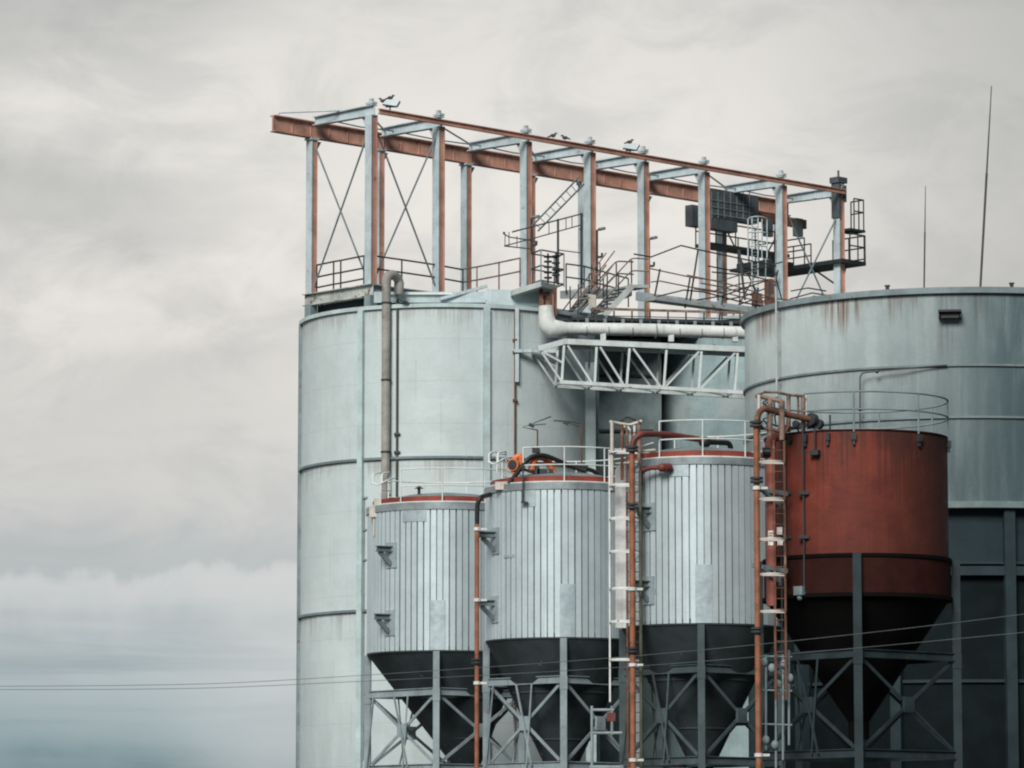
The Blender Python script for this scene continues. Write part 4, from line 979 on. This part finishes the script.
caged_ladder('caged_ladder', 'white hooped caged ladder standing between the middle and rightmost silver silos', (627, 641), Y1, 425, 768, (453, 486, 519, 552, 589, 622, 660), 609.5, M['rustdk'], M['white'],
    [('top_post', [(612, 490, Y1 - .2), (612, 421, Y1 - .2)], .055, M['cream']), ('top_post', [(622, 480, Y1), (622, 424, Y1)], .05, M['rustdk']), ('top_post', [(639, 462, Y1), (639, 421, Y1)], .06, M['rustrail']), ('top_post', [(634.5, 450, Y1 + .4), (634.5, 424, Y1 + .4)], .04, M['white']),
     ('top_rail', [(610, 421.5, Y1 - .2), (622, 424, Y1), (630, 425, Y1), (642, 421, Y1)], .045, M['cream']), ('top_rail', [(622, 427, Y1 + .3), (627, 426, Y1 + .3), (630, 430, Y1 + .3), (630, 444, Y1 + .3)], .035, M['white']),
     ('mid_rail', [(609, 452, Y1 - .2), (622, 449, Y1), (632, 452, Y1), (655, 450, Y1 + .6)], .04, M['cream']), ('mid_rail', [(640, 447, Y1 + .2), (653, 443, Y1 + .8)], .03, M['white']), ('mid_rail', [(612, 464, Y1), (641, 462, Y1)], .035, M['cream']), ('cable', [(620, 421, Y1 + .2), (627, 417, Y1 + .2), (636, 420, Y1 + .2)], .03, M['black'])])
pcx = thing('pale_trunk', 'pale flat trunking behind the white ladder hoops left of the rightmost silver silo', 'trunking', P(621, 630, 120.2))
mb = MB(); a = P(621, 628, 120.2); b = P(621, 470, 120.2); mb.box((a.x, a.y, (a.z + b.z) / 2), .33, .14, b.z - a.z); mb.build('cover', M['pale'], pcx)
mb = MB(); mb.prism([V(a.x - .165, a.y - .07, b.z), V(a.x + .165, a.y - .07, b.z), V(a.x + .165, a.y - .07, b.z + .25), V(a.x - .0, a.y - .07, b.z + .2)], (0, .14, 0)); mb.build('cap', M['pale'], pcx)
x_ = P(640.5, 560, 119.).x
mb = MB(); mb.tube([(x_, 119., .12), (x_, 119., P(641, 470, 119.).z)], .05, 8); 
solo(mb, 'standpipe', mat('mossy_pipe', (.09, .105, .07), .7, var=.4), 'thin mossy dark standpipe just right of the orange pipe at the rightmost silver silo', 'pipe', (x_, 119., .12))
Y2 = 112.6
caged_ladder('caged_ladder', 'rusty topped caged ladder with white hoops at the left side of the red hopper tank', (774.5, 785), Y2, 440, 700, (463, 500, 540, 575, 612), 759, M['rustdk'], M['cream'],
    [('top_post', [(759, 470, Y2 - .1), (759, 395, Y2 - .1)], .05, M['cream']), ('top_post', [(770, 436, Y2), (770, 399, Y2)], .075, M['rustrail']), ('top_post', [(782, 440, Y2), (782, 401, Y2)], .08, M['rustrail']), ('top_post', [(788.5, 432, Y2 + .4), (788.5, 394, Y2 + .4)], .06, M['rustrail']), ('top_post', [(803, 432, Y2 + .7), (803, 396, Y2 + .7)], .06, M['rustrail']), ('top_post', [(798.5, 414, Y2 + .7), (798, 397, Y2 + .7)], .03, M['rustrail']), ('top_post', [(806, 434, Y2 + .8), (806, 396, Y2 + .8)], .035, M['white']),
     ('top_rail', [(756, 396, Y2), (770, 398.5, Y2), (783, 402, Y2)], .06, M['rustrail']), ('top_rail', [(756, 396, Y2), (764, 392, Y2 + .5), (776, 392, Y2 + .5), (789, 395, Y2 + .5), (804, 396, Y2 + .7)], .04, M['rustrail']), ('mid_rail', [(759, 428, Y2), (770, 429, Y2), (783, 432, Y2)], .05, M['rustdk']), ('mid_rail', [(783, 434, Y2), (788, 427, Y2 + .3), (788.5, 415, Y2 + .3)], .06, M['rustdk']), ('cable', [(764, 405, Y2), (770, 400, Y2)], .02, M['black']), ('cable', [(776, 424, Y2), (775, 418, Y2), (774, 402, Y2)], .025, M['dark'])])
# arms tying the ladder to the red tank
for y0, lab in ((488, 'upper grey bracket arm behind the second hoop of the ladder at the red hopper tank'), (565, 'lower grey bracket arm near the fourth hoop of the ladder at the red hopper tank')):
    mb = MB(); mb.bar(P(752, y0, 112.6), P(787, y0 + 6, 113.2), .1, .12); mb.bar(P(762, y0 + 2, 112.6), P(780, y0 + 18, 113.2), .08, .1); mb.bar(P(780, y0 + 4, 113.1), P(780, y0 + 20, 113.2), .08, .1)
    solo(mb, 'pipe_bracket', M['steeldk'], lab, 'bracket', P(752, y0, 112.6), 'brackets at the red tank')
# clutter of valves at the foot of the second ladder
vt = thing('valve_tree', "cluster of dark valves and thin pipes at the red tank's left leg", 'valve', P(775, 766, 113.))
for px, y0, y1 in ((776, 768, 652), (783, 760, 655), (789, 745, 650), (766, 750, 655)): mb = MB(); mb.tube([P(px, y0, 112.9), P(px, y1, 112.9)], .035, 8); mb.build('stem', M['steeldk'], vt)
for px, py in ((764, 662), (772, 668), (784, 664), (790, 678), (778, 684), (766, 740), (775, 745)): mb = MB(); mb.ball(P(px, py, 112.85), .11, .08, .13); mb.build('valve_body', M['steeldk'], vt)
for y in (656, 690, 724): mb = MB(); mb.tube([P(760, y, 112.9), P(792, y + 1, 112.9)], .03, 6); mb.build('header', M['steeldk'], vt)
# little stepped platform low between second and third silos
lp = thing('step_platform', 'low grey step platform between the frames of the middle and rightmost silver silos', 'platform', P(600, 766, 119.))
for (a, b) in (((592, 710), (614, 710)), ((592, 733), (622, 733)), ((592, 706), (592, 768)), ((612, 706), (612, 735))): mb = MB(); mb.tube([P(*a, 119.), P(*b, 119.)], .045, 8); mb.build('rail', M['frame'], lp)
mb = MB(); mb.box(P(611, 717, 119.05), .25, .2, .25); mb.build('junction_box', M['maroon'], lp)
mb = MB(); mb.box(P(606, 767, 119.2), 1.0, .8, .08); mb.build('step', M['frame'], lp)

# ladder hoops on the two left silos
def loops(px, py, Y, lab, s=1.):
    t_ = thing('ladder_head', lab, 'ladder', P(px, py + 12, Y), 'ladder heads on the silo rims')
    for dx in (0, 9):
        mb = MB(); mb.tube(fillet([P(px + dx, py + 22, Y + dx * .05), P(px + dx, py, Y + dx * .05), P(px + dx - 8, py + 2, Y - .3), P(px + dx - 8, py + 12, Y - .4)], .12, 4), .028, 6); mb.build('stile', M['white'], t_)
    for k in (3, 10, 18): mb = MB(); mb.tube([P(px, py + k, Y), P(px + 9, py + k + .5, Y + .45)], .022, 6); mb.build('rung', M['white'], t_)
    mb = MB(); mb.tube(fillet([P(px - 8, py + 10, Y - .3), P(px - 4, py + 14, Y - .6), P(px + 6, py + 8, Y - .3), P(px + 14, py + 6, Y + .3)], .2, 4), .025, 6); mb.build('hoop', M['white'], t_)
loops(381, 472, 132.2, 'white ladder head with curled handrails at the left rim of the leftmost silver silo')
loops(497, 451, 126.6, 'white ladder head with curled handrails at the left rim of the middle silver silo')
mb = MB(); q = P(374, 512, 131.8); mb.box(q, .3, .2, .35); mb.box(q + V(.12, 0, .3), .25, .22, .3); mb.tube([q, q - V(0, 0, .8)], .04, 6)
solo(mb, 'overflow_box', M['cream'], 'small cream box with spout at the left rim of the leftmost silver silo', 'box', q)
mb = MB(); q = P(500, 486, 125.6); mb.box(q, .3, .25, .25); mb.box(q + V(.35, .2, .08), .5, .25, .14, .3)
solo(mb, 'overflow_box', M['cream'], 'small cream box at the left rim of the middle silver silo', 'box', q)
for (px, py, Y, lab) in ((419, 499, 131.8, 'small dark breather cap with a stub arm on the roof of the leftmost silver silo'),):
    mb = MB(); q = P(px, py, Y); mb.box(q, .3, .3, .2); mb.tube([q, q + V(0, 0, .4)], .05, 8); mb.lathe(q + V(0, 0, .35), [(.02, .08), (.16, 0), (.02, -.01)], 12); mb.bar(q + V(-.9, .3, -.08), q, .1, .12)
    solo(mb, 'breather_cap', M['dark'], lab, 'vent', q)
# machinery on the middle silo roof
c, rad, zt, z2, zb = SIL['s2']
mc = thing('roof_filter', 'orange pump fittings on the roof of the middle silver silo', 'machine', P(535, 478, 126.2))
Ym = 126.
MB().tube(fillet([P(514, 474, Ym), P(515, 458, Ym), P(521, 455, Ym), P(522, 470, Ym)], .25, 5), .10, 12).build('elbow', M['brightorange'], mc)
mb = MB(); mb.tube([P(514.5, 465, Ym - .02) + V(-.06, -.12, 0), P(514.5, 465, Ym - .02) + V(.06, .12, 0)], .2, 16); mb.build('pump_body', M['brightorange'], mc)
mb = MB(); mb.tube([P(514.5, 465, Ym - .02) + V(-.075, -.15, 0), P(514.5, 465, Ym - .02) + V(-.055, -.11, 0)], .15, 16); mb.tube([P(521.5, 469, Ym), P(521.5, 471, Ym)], .16, 12); mb.build('flange', M['dark'], mc)
mb = MB(); mb.tube([P(530.5, 472, Ym), P(530.8, 470, Ym)], .17, 12); mb.build('flange', M['dark'], mc)
mb = MB(); mb.tube([P(553.5, 474, Ym + .3), P(553.8, 476, Ym + .3)], .17, 12); mb.build('flange', M['dark'], mc)
MB().tube(fillet([P(531, 473, Ym), P(535, 456, Ym), P(545, 457, Ym + .2), P(551, 466, Ym + .3), P(554, 477, Ym + .3)], .4, 6), .12, 12).build('bend', M['brightorange'], mc)
for (px, py) in ((537, 471), (545, 474), (551, 474), (540, 474)): mb = MB(); q = P(px, py, Ym - .2); mb.box(q, .16, .16, .32); mb.build('valve', M['dark'], mc)
mb = MB(); mb.box(P(536, 450.5, Ym), .25, .2, .14); mb.bar(P(532, 447, Ym), P(540, 452, Ym), .1, .08); mb.build('motor', M['dark'], mc)
mb = MB(); mb.bar(P(523, 464, 124.85), P(523, 502, 124.85), .05, .05); mb.bar(P(521, 502, 124.85), P(528, 503, 124.85), .1, .07); mb.tube([P(523, 464, 124.85), P(523, 461, 126.)], .03, 6)
mb.build('drop_rod', M['dark'], mc)
mb = MB(); mb.tube(fillet([P(509, 484, Ym - .6), P(521, 468, Ym - .3), P(530, 456.5, Ym - .2), P(543, 454.5, Ym - .1), P(557, 460, Ym), P(570, 466, Ym + .3), P(586, 471, Ym + .3)], .6, 6), .075, 10)
mb.tube(fillet([P(572, 466, Ym + .4), P(583, 468.5, Ym + .5), P(592, 470, Ym + .6), P(599, 475, Ym + .7)], .5, 5), .07, 10)
solo(mb, 'hose', M['black'], 'thick black hose looping over the roof of the middle silver silo', 'hose', P(509, 484, Ym - .6))
for nm, pts, extra, lab in (('a', [(537.5, 452), (537.5, 430), (522.5, 427.5), (551, 416.5)], [(533, 425), (546, 424)], 'thin dark folded boom arm above the orange fittings, left of the pair'), ('b', [(581.5, 474), (581.5, 424), (574, 422), (553.5, 420.5)], [(581, 427), (563, 421)], 'thin dark folded boom arm with a tall upright, right of the pair')):
    t_ = thing('boom_arm', lab, 'boom arm', P(*pts[0], Ym + .8), 'boom arms on the silo roof')
    MB().tube([P(*pts[0], Ym + .8), P(*pts[1], Ym + .8)], .03, 6).build('upright', M['rustdk'], t_)
    MB().tube([P(*p, Ym + .8) for p in pts[1:]], .024, 6).build('arm', M['dark'], t_)
    MB().tube([P(*p, Ym + .8) for p in extra], .018, 6).build('stay', M['dark'], t_)
    k = pts[2] if nm == 'a' else (566, 423)
    mb = MB(); q = P(k[0] + (9 if nm == 'a' else 0), k[1] - (2 if nm == 'a' else 0), Ym + .8); mb.frame_box(q, V(.08, 0, -.04), V(0, .05, 0), V(.02, 0, .045)); mb.build('joint', M['dark'], t_)

# ------------------------------------------------------------------ overhead cables passing in front
for i, (pts, lab) in enumerate(((((-60, 686.5), (150, 685), (295, 679.5), (610, 658), (857, 634), (1090, 606)), 'upper one of two thin overhead cables crossing low in front of the silos'), (((-60, 689.5), (150, 689), (295, 684.5), (610, 668), (857, 648), (1090, 626)), 'lower one of two thin overhead cables crossing low in front of the silos'))):
    import bisect
    P_ = [P(x, y, 100.) for x, y in pts]; q = []
    n = len(P_)
    for k in range(n - 1):    # Catmull-Rom so that the cable sags without kinks
        p0, p1, p2, p3 = P_[max(k - 1, 0)], P_[k], P_[k + 1], P_[min(k + 2, n - 1)]
        for s_ in range(10):
            t = s_ / 10; q.append(.5 * ((2 * p1) + (p2 - p0) * t + (2 * p0 - 5 * p1 + 4 * p2 - p3) * t * t + (3 * p1 - p0 - 3 * p2 + p3) * t ** 3))
    q.append(P_[-1]); mb = MB(); mb.tube(q, .007, 5)
    solo(mb, 'overhead_cable', M['cable'], lab, 'cable', P_[0], 'overhead cables')

# ------------------------------------------------------------------ sky
SUN_EL, SUN_AZ = R(35), R(-17)      # azimuth measured from the camera's side, negative to the left
w = bpy.data.worlds.new('World'); sc.world = w; w.use_nodes = True
nt = w.node_tree; nt.nodes.clear()
out = nt.nodes.new('ShaderNodeOutputWorld'); bg = nt.nodes.new('ShaderNodeBackground'); nt.links.new(bg.outputs[0], out.inputs[0])
tc = nt.nodes.new('ShaderNodeTexCoord'); gen = tc.outputs['Generated']
sx = nt.nodes.new('ShaderNodeSeparateXYZ'); nt.links.new(gen, sx.inputs[0])
ysafe = math_(nt, 'MAXIMUM', sx.outputs[1], .12)
u = math_(nt, 'DIVIDE', sx.outputs[0], ysafe); v = math_(nt, 'DIVIDE', sx.outputs[2], ysafe)
cmb = nt.nodes.new('ShaderNodeCombineXYZ'); nt.links.new(u, cmb.inputs[0]); nt.links.new(v, cmb.inputs[2]); uv = cmb.outputs[0]
def lin(c): return tuple(((x / 255) / 12.92 if x <= 10 else ((x / 255 + .055) / 1.055) ** 2.4) for x in c)
def vv_(py): return (870 - py) / F
nA = noise(nt, uv, 9., 7, .55, (1, 1, 2.2), .4); nB = noise(nt, uv, 26., 6, .6, (1, 1, 1.8), .6); nC = noise(nt, uv, 34., 5, .55, (1, 1, .4)); nD = noise(nt, uv, 14., 4, .5, (.35, 1, 3.))
nE = noise(nt, uv, 10., 5, .55, (.5, 1, 9.), .3)
wob = math_(nt, 'ADD', math_(nt, 'MULTIPLY', math_(nt, 'SUBTRACT', nA, .5), .022), math_(nt, 'MULTIPLY', math_(nt, 'SUBTRACT', nD, .5), .012))
vw = math_(nt, 'ADD', v, wob)
ramp = nt.nodes.new('ShaderNodeValToRGB'); ramp.color_ramp.interpolation = 'B_SPLINE'
stops = [(900, (60, 84, 92)), (800, (66, 98, 106)), (775, (106, 136, 143)), (750, (156, 174, 179)), (690, (188, 199, 201)), (630, (198, 205, 207)), (575, (200, 204, 205)), (520, (211, 210, 208)), (430, (225, 222, 217)), (300, (236, 231, 225)), (130, (244, 240, 233)), (-150, (208, 206, 202))]
V0, V1 = vv_(900), vv_(-150)
cr = ramp.color_ramp
while len(cr.elements) < len(stops): cr.elements.new(.5)
for e, (py, c_) in zip(cr.elements, stops): e.position = (vv_(py) - V0) / (V1 - V0); e.color = (*lin(c_), 1)
nt.links.new(mapr(nt, vw, V0, V1, 0, 1, False), ramp.inputs[0])
sky = ramp.outputs[0]
# broad grey cloud shading, stronger at the left and the right
def shade(sky, fac, col): return mixc(nt, fac, sky, col)
sky = mixc(nt, math_(nt, 'MULTIPLY', mapr(nt, nB, .40, .70), .36), sky, lin((176, 178, 178)))
lft = mapr(nt, u, -.02, -.115); rgt = mapr(nt, u, .035, .15)
blot = math_(nt, 'MULTIPLY', mapr(nt, nA, .36, .58), mapr(nt, v, .075, .15))
sky = mixc(nt, math_(nt, 'MULTIPLY', math_(nt, 'MULTIPLY', lft, blot), .55), sky, lin((170, 173, 172)))
sky = mixc(nt, math_(nt, 'MULTIPLY', rgt, .62), sky, lin((164, 166, 165)))
str_ = math_(nt, 'MULTIPLY', mapr(nt, nE, .45, .62), mapr(nt, v, .085, .05))
sky = mixc(nt, math_(nt, 'MULTIPLY', str_, .55), sky, lin((150, 166, 171)))
low = math_(nt, 'MULTIPLY', mapr(nt, v, .10, .06), mapr(nt, u, -.05, -.135))
sky = mixc(nt, math_(nt, 'MULTIPLY', low, .2), sky, lin((126, 148, 155)))
lowr = math_(nt, 'MULTIPLY', mapr(nt, v, .11, .07), mapr(nt, u, -.10, -.055))
sky = mixc(nt, math_(nt, 'MULTIPLY', lowr, .4), sky, lin((218, 220, 219)))
# bank of low cumulus
edge = math_(nt, 'ADD', vv_(572), math_(nt, 'MULTIPLY', math_(nt, 'SUBTRACT', nC, .5), .03))
edge = math_(nt, 'ADD', edge, math_(nt, 'MULTIPLY', math_(nt, 'SUBTRACT', nB, .5), .014))
dep = math_(nt, 'SUBTRACT', edge, v)       # positive inside the bank
puff = math_(nt, 'MULTIPLY', mapr(nt, dep, -.0014, .0032), mapr(nt, dep, .020, .002))
sky = mixc(nt, math_(nt, 'MULTIPLY', math_(nt, 'MULTIPLY', puff, mapr(nt, nB, .3, .6, .45, 1.)), .8), sky, lin((215, 216, 215)))
above = math_(nt, 'MULTIPLY', mapr(nt, dep, .0012, -.0012), mapr(nt, dep, -.018, -.001))
sky = mixc(nt, math_(nt, 'MULTIPLY', above, .5), sky, lin((180, 186, 188)))
# the clear air behind the overcast, and an unseen overcast darkened behind the viewer to shape the light
nis = nt.nodes.new('ShaderNodeTexSky'); nis.sky_type = 'NISHITA'; nis.sun_disc = False; nis.sun_elevation = SUN_EL; nis.sun_rotation = R(180) - SUN_AZ
nis.air_density = 1.; nis.dust_density = 3.
nsc = nt.nodes.new('ShaderNodeVectorMath'); nsc.operation = 'SCALE'; nsc.inputs['Scale'].default_value = .06; nt.links.new(nis.outputs[0], nsc.inputs[0])
dotn = nt.nodes.new('ShaderNodeVectorMath'); dotn.operation = 'DOT_PRODUCT'; nt.links.new(gen, dotn.inputs[0]); dotn.inputs[1].default_value = V(-.62, .45, .62).normalized()
rest = mixc(nt, mapr(nt, dotn.outputs['Value'], -.3, .9), lin((58, 82, 90)), lin((216, 215, 213)))
rest = mixc(nt, .1, rest, nsc.outputs[0])
ahead = mapr(nt, sx.outputs[1], .80, .93)
sky = mixc(nt, .05, sky, nsc.outputs[0])
fin = mixc(nt, ahead, rest, sky)
nt.links.new(fin, bg.inputs[0]); bg.inputs[1].default_value = 1.0

# ------------------------------------------------------------------ sun
sd = bpy.data.lights.new('sun', 'SUN'); sd.energy = 4.2; sd.angle = R(24); sd.color = (1., .955, .90)
so = bpy.data.objects.new('sun', sd); COL.objects.link(so); so.location = (-40, 60, 60)
dirv = V(sin(SUN_AZ) * cos(SUN_EL), -cos(SUN_AZ) * cos(SUN_EL), sin(SUN_EL))     # towards the sun
so.rotation_euler = dirv.to_track_quat('Z', 'Y').to_euler()

# ------------------------------------------------------------------ camera
cd = bpy.data.cameras.new('camera'); cam = bpy.data.objects.new('camera', cd); COL.objects.link(cam)
cd.sensor_width = 36.; cd.sensor_fit = 'HORIZONTAL'; cd.lens = 36. * F / 1024.
cd.clip_start = .5; cd.clip_end = 9000.
cam.location = (0, 0, EYE); cam.rotation_euler = (pi / 2 + PITCH, 0, 0)
sc.camera = cam
sc.cycles.pixel_filter_type = 'BLACKMAN_HARRIS'; sc.cycles.filter_width = 2.1
sc.view_settings.view_transform = 'Standard'; sc.view_settings.look = 'None'; sc.view_settings.exposure = 0; sc.view_settings.gamma = 1
